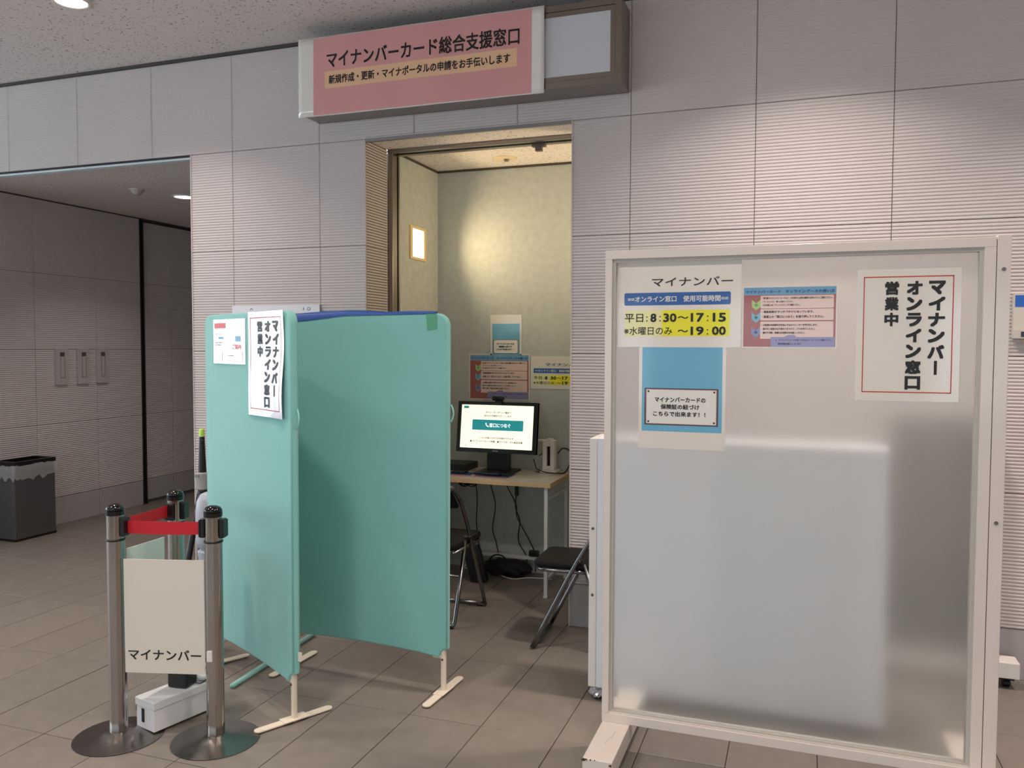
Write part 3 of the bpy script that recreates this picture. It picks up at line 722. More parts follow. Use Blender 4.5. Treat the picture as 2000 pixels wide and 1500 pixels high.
# stand foot peeking out at the right
st = thing('mobile_stand', 'dark grey board on a white caster foot, against the wall behind the frosted screen', 'stand', (6.0, -.09, 0))
finish('foot_bar', B(5.66, 6.25, -.15, -.05, .052, .125, .003), WHITEP, st)
for xx in (5.72, 6.205):
    f = finish('caster', T([(xx-.014, -.10, .022), (xx+.014, -.10, .022)], .022, 14), BLACKP, st)
    finish('caster_fork', B(xx-.03, xx+.03, -.125, -.075, .036, .053, .002), BLACKP, f)
    finish('brake_lever', B(xx-.012, xx+.012, -.145, -.12, .025, .036, .002), BLACKP, f)
finish('board', B(5.70, 6.13, -.125, -.085, .135, 1.22, .003), mat('stand_board_grey', (74, 76, 72), .6), st)
for xx in (5.70, 6.10): finish('upright', B(xx, xx+.03, -.083, -.06, .125, 1.22, .002), WHITEP, st)

# ------------------------------------------------------------------ teal partitions
def partition(name, origin, ang, width, label, foot_label=None, feet=(0, 1), near_bracket=True):
    """origin = ground point of the near/right post; runs along ang"""
    d = Vector((math.cos(ang), math.sin(ang), 0)); n = Vector((-d.y, d.x, 0))
    o = Vector((origin[0], origin[1], 0)); t = thing(name, label, 'partition', o)
    zb, zt, th = .166, 1.690, .036; e = .03; r = .055; c = .05
    pts = []
    def arc(cx, cz, rr, a0, a1, k=7):
        for i in range(k+1):
            a = math.radians(a0+(a1-a0)*i/k); pts.append((cx+rr*math.cos(a), cz+rr*math.sin(a)))
    s0, s1 = -e, width+e
    # bottom edge sags slightly up in the middle; concave cut-outs at the posts
    arc(s0-.004, zb-.01, c, 80, 8, 6)
    for k in range(1, 8): pts.append((s0+c+(s1-s0-2*c)*k/8, zb+.012*math.sin(PI*k/8)))
    arc(s1+.004, zb-.01, c, 172, 100, 6)
    arc(s1-r, zt-r, r, 0, 90); arc(s0+r, zt-r, r, 90, 180)
    P3 = [o+d*s+Vector((0, 0, z))-n*(th/2) for s, z in pts]
    bm = bmesh.new(); prism(bm, P3, n*th)
    bmesh.ops.recalc_face_normals(bm, faces=bm.faces)
    es = [e_ for e_ in bm.edges if any(len(f.verts) > 8 for f in e_.link_faces)]
    bmesh.ops.bevel(bm, geom=es, offset=.010, segments=3, profile=.5, affect='EDGES')
    cov = finish('fabric_cover', bm, TEAL, t, True, .9)
    PIPE = mat('teal_piping', (150, 214, 200), .7)
    # cord ties at the sides
    for s_ in (s0, s1):
        sg = -1 if s_ < 0 else 1
        lp = [o+d*(s_+sg*(.003+.012*math.sin(PI*k/8)))+Vector((0, 0, 1.215+.075*k/8))-n*(.008) for k in range(9)]
        finish('tie_loop', T(lp, .0035, 6), PIPE, cov)
    # posts, connectors and flat feet
    for s_ in (0, width):
        b = o+d*s_
        finish('post', T([b+Vector((0, 0, .0001)), b+Vector((0, 0, zb+.05))], .0125, 14), CREAM, t, True, .9)
        sg = 1 if s_ == 0 else -1
        finish('cross_tube', T([b+d*sg*.01+Vector((0, 0, zb+.0)), b+d*sg*.05+Vector((0, 0, zb+.0))], .011, 12), CREAM, t, True, .9)
        k = 1 if (n.dot(CAM-b) > 0) else -1
        finish('screw', T([b+n*k*.012+Vector((0, 0, zb-.01)), b+n*k*.016+Vector((0, 0, zb-.01))], .005, 8), mat('screw_metal', (120, 112, 104), .35, .8), t)
        fp = []; hw = .019
        for s2, a0 in ((1, -90), (-1, 90)):
            for i in range(9):
                a = math.radians(a0+180*i/8); fp.append(b+n*(s2*.155+hw*math.cos(a))+d*(hw*math.sin(a))*1)
        bm = bmesh.new(); prism(bm, [p+Vector((0, 0, .0065)) for p in fp], Vector((0, 0, .005)))
        ft = finish('foot', bm, CREAM, t)
        finish('foot_plate', B(-.026, .026, -.055, .055, .0112, .0155, .001, mtx=Matrix.Translation(b) @ Matrix.Rotation(math.atan2(d.y, d.x), 4, 'Z')), CREAM, ft)
    return t, cov
A0 = (3.352, -1.508); AANG = math.radians(152)
pA, covA = partition('partition', A0, AANG, .80, 'teal fabric partition with two papers on it, behind the rope posts')
B0 = (3.818, -1.048); BANG = math.atan2(.048, -.815)
pB, covB = partition('partition', B0, BANG, .816, 'teal fabric partition with green tape, standing beside the doorway')
# care tag under the cover
dA = Vector((math.cos(AANG), math.sin(AANG), 0))
tagp = Vector((3.352, -1.508, 0))+dA*(-.034)
tg = Vector((3.352, -1.508, 0))-dA*.040
ct = finish('care_tag', B(tg.x-.002, tg.x+.016, tg.y-.001, tg.y+.001, .262, .300), PAPER, covA)
# green tape and blue sheet on the second partition
pl = Plane(B0, (math.cos(BANG), math.sin(BANG)))
pf = Plane(Vector(B0)+Vector((pl.n.x, pl.n.y))*.0185, (math.cos(BANG), math.sin(BANG)))
q = [pf.pix(*p) for p in ((832, 613), (853, 613), (854, 642), (835, 645))]
bm = bmesh.new(); prism(bm, [pf.at(u, z, .0008) for u, z in q], pf.n*.0006)
tag(finish('tape', bm, mat('green_tape', (92, 168, 132), .5)), 'piece of green tape on the top right corner of the doorway partition', 'tape')
bm = bmesh.new(); rows = []
NS = 26
for k in range(NS+1):
    f = k/NS; s_ = .03+.79*(1-f)
    peak = 1.693+.014*math.exp(-((f-.45)/.22)**2)+.004*(1-f); low = [(.0, .034), (.12, .028), (.28, .016), (.4, .006), (1, .001)]
    for i in range(len(low)-1):
        if low[i][0] <= f <= low[i+1][0]: dd = low[i][1]+(low[i+1][1]-low[i][1])*(f-low[i][0])/(low[i+1][0]-low[i][0])
    b = Vector((B0[0], B0[1], 0))+pl.d*s_
    n = pl.n
    rows.append([bm.verts.new(b+n*.021+Vector((0, 0, 1.690-dd))), bm.verts.new(b+n*.020+Vector((0, 0, 1.690))), bm.verts.new(b+n*.008+Vector((0, 0, peak))),
                 bm.verts.new(b-n*.06*(1-f)**.5+Vector((0, 0, peak+.004+.006*math.sin(f*9)))), bm.verts.new(b-n*.28*(1-f)**.6+Vector((0, 0, peak-.012+.006*math.sin(f*7)))), bm.verts.new(b-n*.50*(1-f)**.7+Vector((0, 0, 1.675)))])
for a, b in zip(rows, rows[1:]):
    for i in range(5): bm.faces.new((a[i], a[i+1], b[i+1], b[i]))
bs = finish('blue_sheet', bm, mat('blue_sheet', (36, 84, 164), .5), None, True)
tag(bs, 'blue sheet draped over the top of the doorway partition', 'sheet')
# papers on partition A
pa_ = Plane(Vector(A0)+Vector((0, 0)), (math.cos(AANG), math.sin(AANG)))
pA2 = Plane(Vector(A0)+Vector((pa_.n.x, pa_.n.y))*.0195, (-math.cos(AANG), -math.sin(AANG)))
GLOSS = mat('glossy_laminate', (236, 236, 240), .10, coat=1)
wv2 = lambda a, b: .003+.005*(1-b)*(.3+a)+.004*math.sin(b*7)*(.2+a)+.010*max(0, a-.75)*4*(1-b*.4)*.5
ua, za = pA2.pix(486, 615); ub, zb_ = pA2.pix(558, 812)
open_poster(pA2, ua, ub, 1.248, 1.690, 'curling glossy white poster with red border on the rope post partition', GLOSS, wv2)
ua, za = pA2.pix(417, 620); ub, zb_ = pA2.pix(480, 711)
u0, u1, z0, z1 = ua, ub, 1.463, 1.665; W_, H_ = u1-u0, z1-z0; U = lambda a: u0+W_*a; Z = lambda b: z0+H_*b
lf = tag(sheet('leaflet', pA2, u0, u1, z0, z1, .0, .0012, GLOSS), 'small white leaflet with red heading on the upper left of the rope post partition', 'leaflet')
bm = bmesh.new(); quad(bm, pA2, U(.04), U(.40), Z(.80), Z(.92), .0018); put_text(bm, pA2, 'ご案内', U(.6), U(.88), Z(.33), Z(.44), .0018, .03); flat('red_heading', bm, mat('leaflet_red', (226, 70, 66), .4), lf)
bm = bmesh.new(); quad(bm, pA2, U(.70), U(.86), Z(.50), Z(.62), .0018); quad(bm, pA2, U(.17), U(.33), Z(.555), Z(.61), .0018); flat('blue_block', bm, mat('leaflet_blue', (110, 172, 206), .4), lf)
bm = bmesh.new(); put_text(bm, pA2, 'マイナンバー', U(.05), U(.33), Z(.655), Z(.685), .0018, .02); put_text(bm, pA2, '手続き案内です', U(.05), U(.36), Z(.46), Z(.49), .0018, .02); put_text(bm, pA2, '受付時間まで', U(.05), U(.30), Z(.41), Z(.44), .0018, .02)
put_text(bm, pA2, 'お気軽に', U(.45), U(.68), Z(.175), Z(.20), .0018, .02)
flat('lettering', bm, mat('grey_ink', (90, 84, 90), .5), lf)
bm = bmesh.new()
for b in (.06, .27): quad(bm, pA2, U(.28), U(.92), Z(b), Z(b+.008), .0018)
for a in (.28, .91): quad(bm, pA2, U(a), U(a+.012), Z(.06), Z(.278), .0018)
flat('yellow_box', bm, mat('leaflet_olive', (196, 190, 120), .5), lf)
# teal sleeved tube on the floor
tag(finish('teal_tube', T([(2.872, -.62, .014), (2.905, -1.335, .014)], .012, 12), mat('teal_tube', (140, 196, 190), .5), None, True), 'long teal sleeved tube lying on the floor behind the partitions', 'tube')

# ------------------------------------------------------------------ stanchions
def stanchion(x, y, label, clips, lean=(0, 0)):
    t = thing('stanchion', label, 'post', (x, y, 0), 0, 'steel rope posts')
    c = (x, y, 0); h = .927; r = .0335
    finish('base_disc', L([(0, 0), (.166, 0), (.168, .003), (.150, .005), (.09, .010), (.05, .020), (.037, .026), (0, .026)], 56, c), mat('disc_steel', (142, 138, 134), .26, 1), t, True, .7)
    finish('pole', L([(r, .024), (r, .785)], 36, c), CHROME, t, True, .8)
    finish('seam_ring', L([(r+.0005, .783), (r+.003, .785), (r+.003, .790), (r+.0005, .792)], 36, c), BLACKP, t, True)
    finish('head', L([(r-.001, .790), (r-.001, .888), (0, .888)], 36, c), mat('head_steel', (176, 168, 158), .12, 1), t, True, .8)
    finish('cap', L([(r+.001, .884), (r+.002, .900), (r-.001, .902), (r+.001, .904), (r+.001, .910), (r-.006, .920), (.014, .926), (0, .9275)], 36, c), mat('cap_black', (12, 12, 14), .12), t, True, .9)
    for a in clips:
        M4 = Matrix.Translation((x, y, 0)) @ Matrix.Rotation(a, 4, 'Z')
        k = finish('belt_clip', B(r-.004, r+.014, -.018, .018, .802, .876, .003, mtx=M4), BLACKP, t)
        finish('clip_lip', B(r+.012, r+.017, -.021, .021, .806, .872, .001, mtx=M4), BLACKP, k)
    return t
P1, P2, P3 = (2.778, -1.856), (3.157, -1.750), (2.770, -1.520)
a12 = math.atan2(P2[1]-P1[1], P2[0]-P1[0]); a13 = math.atan2(P3[1]-P1[1], P3[0]-P1[0])
stanchion(*P1, 'steel rope post on the left with a brushed round base', [a12-.1])
stanchion(*P2, 'steel rope post nearest the teal partition, in front of the white box', [a12+PI, a12])
stanchion(*P3, 'steel rope post standing behind the other two', [a13+PI+.15, .25])
def belt(name, p, q_, z0, z1, label, sag=.0, ztilt=0):
    a = Vector((*p, 0)); b = Vector((*q_, 0)); d = (b-a).normalized(); n = Vector((-d.y, d.x, 0)); a = a+d*.042; b = b-d*.048
    bm = bmesh.new(); g = []
    for k in range(15):
        f = k/14; P = a.lerp(b, f); dz = ztilt*(f)-sag*4*f*(1-f)
        g.append([bm.verts.new(P+n*s_+Vector((0, 0, z+dz))) for s_, z in ((.0008, z0), (.0008, z1), (-.0008, z1), (-.0008, z0))])
    for u, v in zip(g, g[1:]):
        for i in range(4): bm.faces.new((u[i], u[(i+1) % 4], v[(i+1) % 4], v[i]))
    bm.faces.new(g[0]); bm.faces.new(g[-1][::-1])
    return tag(finish(name, bm, mat('red_webbing', (198, 18, 34), .55, bump=(400, .2))), label, 'belt', 'red barrier belts')
belt('barrier_belt', P1, P2, .812, .862, 'red barrier belt stretched between the two front rope posts', .003)
belt('barrier_belt', P1, P3, .812, .862, 'red barrier belt running back to the rear rope post', .002, .006)
# sign plates hung on the posts
plS = Plane(Vector(P1)+Vector((0, 0)), (P2[0]-P1[0], P2[1]-P1[1]))
plS = Plane(Vector(P1)+Vector((plS.n.x, plS.n.y))*.020, (P2[0]-P1[0], P2[1]-P1[1]))
us0 = plS.pix(244, 1200)[0]; us1 = plS.pix(400, 1200)[0]
sg = sheet('sign_board', plS, us0, us1, .268, .716, 0, .004, mat('board_cream', (222, 216, 202), .5)); tag(sg, 'cream sign board with black lettering hung between the front rope posts', 'sign')
bm = bmesh.new(); tx(bm, plS, 'マイナンバー', 252, 1266, 394, 1291, .0048, .018); flat('lettering', bm, INK, sg)
brk = finish('mounting_clip', B(-.008, .012, -.004, .004, -.02, .02, mtx=Matrix.Translation(plS.at(us1+.022, .345, .016)) @ Matrix.Rotation(a12, 4, 'Z')), WHITEP, sg)
plS2 = Plane(Vector(P1)+Vector((.0, 0)), (P3[0]-P1[0], P3[1]-P1[1]))
a_ = .045; sg2 = sheet('sign_board', plS2, .055, .262, .30, .738, .0, .004, mat('board_pale', (214, 224, 216), .4)); tag(sg2, 'pale sign board hung between the left and rear rope posts', 'sign')

# ------------------------------------------------------------------ white box, black box, round mouse, pole and canister
C0 = Vector((2.787, -1.782, 0)); C1 = Vector((2.909, -1.812, 0)); C2 = Vector((2.992, -1.494, 0))
ex = (C1-C0).normalized(); ey = (C2-C1).normalized(); wbx = (C1-C0).length; lbx = (C2-C1).length
th_ = math.atan2(ex.y, ex.x); M4 = Matrix.Translation(C0+Vector((0, 0, .0105))) @ Matrix.Rotation(th_, 4, 'Z')
wb = thing('white_box', 'long white lidded box on the floor between the rope posts', 'box', C0, th_)
WBM = mat('white_foam', (226, 226, 226), .45)
finish('box_body', B(.004, wbx-.004, .004, lbx-.004, .0, .094, .003, mtx=M4), WBM, wb)
finish('box_lid', B(0, wbx, 0, lbx, .088, .122, .004, mtx=M4), WBM, wb)
finish('slot', B(wbx*.34, wbx*.46, .001, .006, .028, .082, mtx=M4), DARK, wb)
def bxp(a, b, z): return M4 @ Vector((a, b, z))
c = bxp(.062, .175, .122)
bb = thing('black_box', 'small black speaker box on top of the white box', 'speaker', c)
M5 = Matrix.Translation(c) @ Matrix.Rotation(th_+.35, 4, 'Z')
bm = bmesh.new(); box(bm, -.045, .045, -.04, .04, .0005, .125, .010, mtx=M5); finish('case', bm, mat('black_case', (26, 28, 32), .45), bb)
finish('knob', T([M5 @ Vector((.03, -.040, .09)), M5 @ Vector((.03, -.046, .09))], .012, 16), mat('knob_blue', (60, 96, 110), .4), bb)
c2 = bxp(.085, .262, .122)
mo = thing('round_device', 'white round handheld device beside the black speaker box', 'device', c2)
bm = bmesh.new(); bmesh.ops.create_uvsphere(bm, u_segments=24, v_segments=12, radius=.036, matrix=Matrix.Translation(c2+Vector((0, 0, .020))) @ Matrix.Diagonal((1, 1.1, .55, 1)))
finish('shell', bm, mat('white_gloss', (228, 232, 232), .2, coat=.5), mo, True)
finish('cord', T(curve([c2+Vector((.03, -.01, .012)), c2+Vector((.02, -.05, .004)), c2+Vector((-.02, -.055, .02)), M5 @ Vector((.047, -.01, .06))]), .002, 6), BLACKP, mo, True)
# black traffic pole and grey canister behind partition A
G = (2.437, -.955)
tp = thing('marker_pole', 'black tapered marker pole with lime tip and grey collar behind the rope posts', 'pole', (G[0], G[1], 0))
x, y = G
finish('pole_shaft', L([(.030, .0), (.024, .80), (.021, .88), (.0135, 1.085), (0, 1.087)], 24, (x, y, 0)), mat('pole_black', (22, 22, 24), .4), tp, True, .9)
finish('lime_tip', L([(.0135, 1.085), (.0135, 1.120), (.010, 1.124), (0, 1.124)], 20, (x, y, 0)), mat('lime_plastic', (190, 226, 90), .4), tp, True, .9)
finish('upper_band', L([(.0145, 1.048), (.014, 1.070)], 20, (x, y, 0)), mat('band_white', (218, 220, 222), .4), tp, True)
finish('collar', L([(.024, .815), (.033, .822), (.034, .872), (.036, .876), (.036, .900), (.026, .904)], 28, (x, y, 0)), mat('collar_grey', (168, 166, 164), .45), tp, True, .6)
plc = Plane((x, y-.037), (1, 0)); bm = bmesh.new(); put_text(bm, plc, '高さ調', -.016, .012, .881, .895, .0, .02); flat('collar_lettering', bm, mat('grey_ink', (90, 84, 90), .5), tp)
finish('leg', T([(x-.01, y-.0, .82), (x-.055, y-.05, .45), (x-.10, y-.10, .01)], [.014, .016, .018], 12), mat('pole_black', (22, 22, 24), .4), tp, True)
gc = thing('grey_canister', 'pale grey rounded plastic canister behind the rope posts', 'canister', (2.515, -1.01, 0))
GCM = mat('canister_grey', (176, 180, 192), .4); cc = (2.515, -1.01, 0)
finish('tank', L([(.04, .535), (.054, .545), (.060, .58), (.060, .72), (.054, .77), (.036, .805), (.015, .815), (0, .815)], 32, cc), GCM, gc, True, .9)
finish('stem', L([(.058, .0), (.056, .03), (.048, .05), (.048, .49), (.053, .52), (.04, .535), (0, .535)], 32, cc), GCM, gc, True, .7)

# ------------------------------------------------------------------ table in the niche and what is on it
tb_ = thing('table', 'narrow light wood table with white steel legs inside the niche', 'table', (3.39, .68, 0))
TOPM = mat('table_laminate', (196, 186, 170), .25, noise=(25, .06), coat=.2); EDG = mat('table_edge_wood', (206, 176, 128), .5)
TX0, TX1, TY0, TY1, TZ = 2.90, 3.868, .415, .935, .713
finish('tabletop', B(TX0+.002, TX1-.002, TY0+.002, TY1-.002, TZ-.003, TZ), TOPM, tb_)
finish('table_edge', B(TX0, TX1, TY0, TY1, TZ-.027, TZ-.003), EDG, tb_)
LG = mat('table_leg_paint', (206, 204, 200), .4)
for xx in (TX0+.03, TX1-.045):
    for yy in (TY0+.02, TY1-.045):
        l_ = finish('leg', B(xx, xx+.022, yy, yy+.022, .012, TZ-.027, .001), LG, tb_)
        finish('glide', B(xx-.003, xx+.025, yy-.003, yy+.025, 0, .014, .002), LG, l_)
for xx in (TX0+.035, TX1-.040):
    finish('side_rail', B(xx, xx+.012, TY0+.042, TY1-.045, TZ-.06, TZ-.035), LG, tb_)
    finish('side_rail', B(xx, xx+.012, TY0+.042, TY1-.045, TZ-.115, TZ-.095), LG, tb_)
    finish('side_rail', B(xx, xx+.012, TY0+.042, TY1-.045, .10, .118), LG, tb_)
finish('rear_stretcher', B(TX0+.052, TX1-.045, TY1-.043, TY1-.025, .105, .127), LG, tb_)
# monitor
mo = thing('monitor', 'black flat computer monitor showing a bright call screen', 'monitor', (3.40, .76, TZ))
tilt = math.radians(-8)
MM = Matrix.Translation((3.405, .70, .845)) @ Matrix.Rotation(tilt, 4, 'X')
BZ = mat('monitor_bezel', (16, 16, 17), .3)
bm = bmesh.new()
MW, MH = .556, .337
for a in ((-MW/2, MW/2, 0, .028), (-MW/2, MW/2, MH-.022, MH), (-MW/2, -MW/2+.024, .028, MH-.022), (MW/2-.024, MW/2, .028, MH-.022)): box(bm, a[0], a[1], -.012, .03, a[2], a[3], 0, mtx=MM)
box(bm, -MW/2, MW/2, .0, .034, .0, MH, 0, mtx=MM)
finish('bezel', bm, BZ, mo)
scr = finish('screen', B(-MW/2+.024, MW/2-.024, -.006, -.001, .028, MH-.022, mtx=MM), mat('screen_glow', (248, 246, 226), .3, emit=((255, 250, 226), .95)), mo)
class TP(Plane):
    def __init__(s, M): s.M = M
    def at(s, u, z, h=0): return s.M @ Vector((u, -.006-h, z))
ms = TP(MM); SW, SH = MW-.048, MH-.050; SU = lambda a: -SW/2+SW*a; SZ = lambda b: .028+SH*b
tealS = mat('screen_teal', (40, 140, 140), .3, emit=((30, 136, 140), .75)); inkS = mat('screen_ink', (50, 48, 44), .3, emit=((90, 88, 76), .05))
bm = bmesh.new(); quad(bm, ms, SU(.16), SU(.865), SZ(.42), SZ(.66), .001, .004); flat('teal_button', bm, tealS, scr)
bm = bmesh.new(); quad(bm, ms, SU(.03), SU(.10), SZ(.915), SZ(.97), .001); flat('teal_badge', bm, tealS, scr)
bm = bmesh.new(); put_text(bm, ms, '窓口につなぐ', SU(.40), SU(.69), SZ(.49), SZ(.585), .002, .02)
g = [(SU(.345), SZ(.585)), (SU(.355), SZ(.59)), (SU(.363), SZ(.56)), (SU(.358), SZ(.545)), (SU(.372), SZ(.52)), (SU(.382), SZ(.53)), (SU(.392), SZ(.505)), (SU(.384), SZ(.49)), (SU(.365), SZ(.505)), (SU(.347), SZ(.55))]
poly(bm, ms, g, .002); flat('white_lettering', bm, mat('screen_white', (255, 255, 255), .3, emit=((255, 255, 255), 1.0)), scr)
bm = bmesh.new(); put_text(bm, ms, 'オペレーターがテレビ電話で', SU(.34), SU(.69), SZ(.81), SZ(.855), .001, .022)
put_text(bm, ms, 'あなたの手続をサポートします', SU(.32), SU(.70), SZ(.73), SZ(.775), .001, .022)
put_text(bm, ms, 'こちらの窓口で以下の手続ができます', SU(.27), SU(.74), SZ(.22), SZ(.265), .001, .022)
put_text(bm, ms, '●マイナンバーカード申請　●マイナポータル設定支援', SU(.14), SU(.865), SZ(.135), SZ(.185), .001, .025)
flat('lettering', bm, inkS, scr)
finish('chin_mark', B(-.02, .02, -.0130, -.012, .010, .016, mtx=MM), mat('chin_grey', (150, 150, 150), .4), mo)
bm = B(3.33, 3.48, .735, .80, TZ+.012, .90, .004); finish('stand_neck', bm, BZ, mo)
bm = B(3.29, 3.53, .60, .86, TZ, TZ+.014, .004); finish('stand_base', bm, BZ, mo)
wc = thing('webcam', 'black webcam clipped on top of the monitor', 'webcam', (3.42, .75, 1.18))
finish('camera_body', B(3.372, 3.455, .705, .745, 1.190, 1.219, .012), BZ, wc)
finish('clip', B(3.393, 3.437, .715, .765, 1.168, 1.191, .003), BZ, wc)
finish('lens', T([(3.413, .700, 1.204), (3.413, .706, 1.204)], .008, 16), mat('lens_glass', (30, 34, 46), .05), wc)
# devices at the left of the table
for nm, lb, ct, q in (('mini_computer', 'black flat box computer lying left of the monitor', 'computer', (2.97, 3.20, .70, .90, TZ, TZ+.045)),):
    t = thing(nm, lb, ct, (3.08, .8, TZ)); finish('case', B(*q, .004), BLACKP, t)
    finish('vent_strip', B(q[0]+.02, q[1]-.02, q[2]-.001, q[2]+.001, TZ+.015, TZ+.03), DARK, t)
for k, (a, b, lb) in enumerate((((3.06, .50), (3.29, .66), 'blue and pink printed mat under the left card pad'), ((3.31, .50), (3.55, .70), 'blue and pink printed mat under the right card pad'))):
    mt = finish('printed_mat', B(a[0], b[0], a[1], b[1], TZ+.0002, TZ+.0012), mat('mat_blue', (34, 66, 128), .35, coat=.3)); tag(mt, lb, 'mat', 'printed mats on the table')
    finish('pink_strip', B(a[0], b[0], a[1]-.0, a[1]+.035, TZ+.0012, TZ+.0016), mat('mat_pink', (200, 130, 120), .4, coat=.3), mt)
    bm = bmesh.new()
    for j in range(3): box(bm, a[0]+.02, b[0]-.04-.03*j, a[1]+.006+.009*j, a[1]+.009+.009*j, TZ+.0016, TZ+.0018)
    finish('print_lines', bm, mat('mat_red', (150, 50, 60), .5), mt)['kind'] = 'stuff'
    pd = thing('card_pad', ('small' if k == 0 else 'large')+' black card reader pad on the '+('left' if k == 0 else 'right')+' printed mat', 'card reader', ((a[0]+b[0])/2, .6, TZ), group='card reader pads')
    xa = (3.14, 3.23) if k == 0 else (3.375, 3.475)
    finish('case', B(xa[0], xa[1], .575 if k else .59, .68 if k else .655, TZ+.0014, TZ+.016, .004), BLACKP, pd)
    finish('pad_face', B(xa[0]+.012, xa[1]-.012, .585 if k else .60, .66 if k else .645, TZ+.0158, TZ+.0166), mat('pad_face', (36, 36, 40), .2), pd)
ps = tag(finish('paper_sheet', B(3.62, 3.80, .52, .76, TZ+.0002, TZ+.0010), mat('sheet_grey', (206, 200, 190), .2, coat=.5)), 'glossy pale paper sheet lying before the white scanner', 'paper')
# white upright scanner
sn = thing('scanner', 'white upright document scanner with a slot and arm on the table', 'scanner', (3.74, .72, TZ))
SNM = mat('scanner_white', (226, 220, 210), .3, coat=.4)
sx0, sx1, sy0, sy1 = 3.690, 3.770, .825, .885
finish('foot', B(sx0-.012, sx1+.018, sy0-.02, sy1+.03, TZ+.0012, TZ+.018, .004), SNM, sn)
bm = bmesh.new(); box(bm, sx0, sx0+.028, sy0, sy1, TZ+.018, TZ+.215, .003); box(bm, sx1-.028, sx1, sy0, sy1, TZ+.018, TZ+.215, .003)
box(bm, sx0+.02, sx1-.02, sy0+.004, sy1, TZ+.018, TZ+.045, .002); box(bm, sx0+.02, sx1-.02, sy0+.004, sy1, TZ+.175, TZ+.225, .003)
finish('column', bm, SNM, sn)
finish('slot', B(sx0+.027, sx1-.027, sy0+.02, sy0+.03, TZ+.045, TZ+.175), DARK, sn)
finish('arm', B(sx0-.045, sx0+.02, sy0+.005, sy0+.025, TZ+.205, TZ+.220, .003), SNM, sn)
# posters on the back wall of the niche
pbk = Plane((0, .955), (1, 0))
card_poster(pbk, 3.269, 3.496, 1.478, 1.763, 3.283, 3.483, 1.480, 1.702, 'small blue poster with white placard on the niche back wall')
guide_poster(pbk, 3.120, 3.548, 1.186, 1.488, 'red guide poster with step arrows above the monitor in the niche', .025)
hours_poster(pbk, 3.563, 3.93, 1.262, 1.482, 'opening hours poster on the niche back wall, partly cut by the doorway edge')
# cables
CAB = mat('black_cable', (20, 20, 20), .5)
def cable(pts, label, r=.0035, M=CAB):
    return tag(finish('cable', T(curve(pts), r, 7), M, None, True), label, 'cable', 'cables around the table')
YC = .925
cable([(3.165, YC, .67), (3.185, YC, .5), (3.18, YC, .32), (3.20, YC, .15), (3.22, .90, .01)], 'black cable hanging behind the left chair')
cable([(3.295, YC, .68), (3.285, YC, .60), (3.32, YC, .46), (3.30, YC, .29), (3.325, YC, .2), (3.34, YC, .13), (3.36, .90, .01)], 'black wavy cable hanging below the middle of the monitor')
cable([(3.385, YC, .68), (3.40, YC, .60), (3.47, YC, .47), (3.48, YC, .38), (3.56, YC, .24), (3.61, YC, .135), (3.62, .9, .02)], 'black cable crossing diagonally under the table')
cable([(3.478, YC, .68), (3.478, YC, .60), (3.468, YC, .45), (3.498, YC, .36), (3.49, YC, .22), (3.545, YC, .12), (3.56, .9, .02)], 'black cable with a plug under the right of the table', .004)
cable([(3.63, .82, .80), (3.65, .80, .76), (3.67, .77, TZ+.03), (3.74, .77, TZ+.012), (3.83, .78, TZ+.008)], 'black cable on the table between monitor and scanner')
cable([(3.770, .91, TZ+.12), (3.80, .92, TZ+.155), (3.85, .92, TZ+.14), (3.86, .90, TZ+.07), (3.84, .84, TZ+.008), (3.80, .80, TZ+.006)], 'black looped cable behind the white scanner', .005)
cable([(3.64, .90, TZ+.10), (3.68, .90, TZ+.12), (3.72, .88, TZ+.09), (3.72, .85, TZ+.008), (3.64, .82, TZ+.006)], 'thin black cable looping beside the monitor stand', .003)
cable([(3.30, .86, .008), (3.42, .78, .008), (3.52, .74, .006), (3.60, .80, .006), (3.76, .82, .008)], 'white power cable lying on the floor below the table', .004, mat('white_cable', (214, 208, 198), .4))
pl_ = thing('power_brick', 'black power plug hanging on a cable under the table', 'plug', (3.478, .92, .56))
finish('case', B(3.468, 3.490, .905, .93, .53, .60, .003), BLACKP, pl_)
pl_ = thing('power_adapter', 'black power adapter resting on the rear table bar', 'plug', (3.60, .90, .13))
finish('case', B(3.575, 3.64, .885, .925, .1275, .165, .004), BLACKP, pl_)
ps_ = thing('power_strip', 'white power strip lying on the floor under the table', 'power strip', (3.2, .9, 0))
finish('case', B(3.10, 3.32, .885, .925, .001, .028, .003), WHITEP, ps_)
bm = bmesh.new()
for k in range(4): box(bm, 3.115+.05*k, 3.125+.05*k, .884, .886, .010, .018); box(bm, 3.130+.05*k, 3.140+.05*k, .884, .886, .010, .018)
finish('socket_slots', bm, DARK, ps_)['kind'] = 'stuff'
bg_ = thing('cable_bundle', 'dark knot of cables hanging under the left of the table', 'cable', (3.13, .88, .60))
bm = bmesh.new(); random.seed(21)
for k in range(9):
    c = Vector((3.14+random.uniform(-.05, .05), .88, .625)); r = random.uniform(.02, .045)
    tube(bm, [c+Vector((r*math.cos(a)*1.3, random.uniform(-.01, .01), r*math.sin(a)-.01)) for a in [i*2*PI/10+k for i in range(10)]], .003, 6, closed=True)
finish('loops', bm, CAB, bg_, True); bg_['kind'] = 'thing'
bag = thing('black_bag', 'black bag lying on the floor under the table', 'bag', (3.45, .80, 0))
bm = bmesh.new(); bmesh.ops.create_icosphere(bm, subdivisions=4, radius=1)
for v in bm.verts:
    n_ = .08*math.sin(v.co.x*9+v.co.z*5)+.06*math.sin(v.co.y*11+v.co.x*4)
    v.co = Vector((3.44+v.co.x*.165*(1+n_), .835+v.co.y*.075*(1+n_), .052+max(v.co.z, -.85)*.058*(1+n_)))
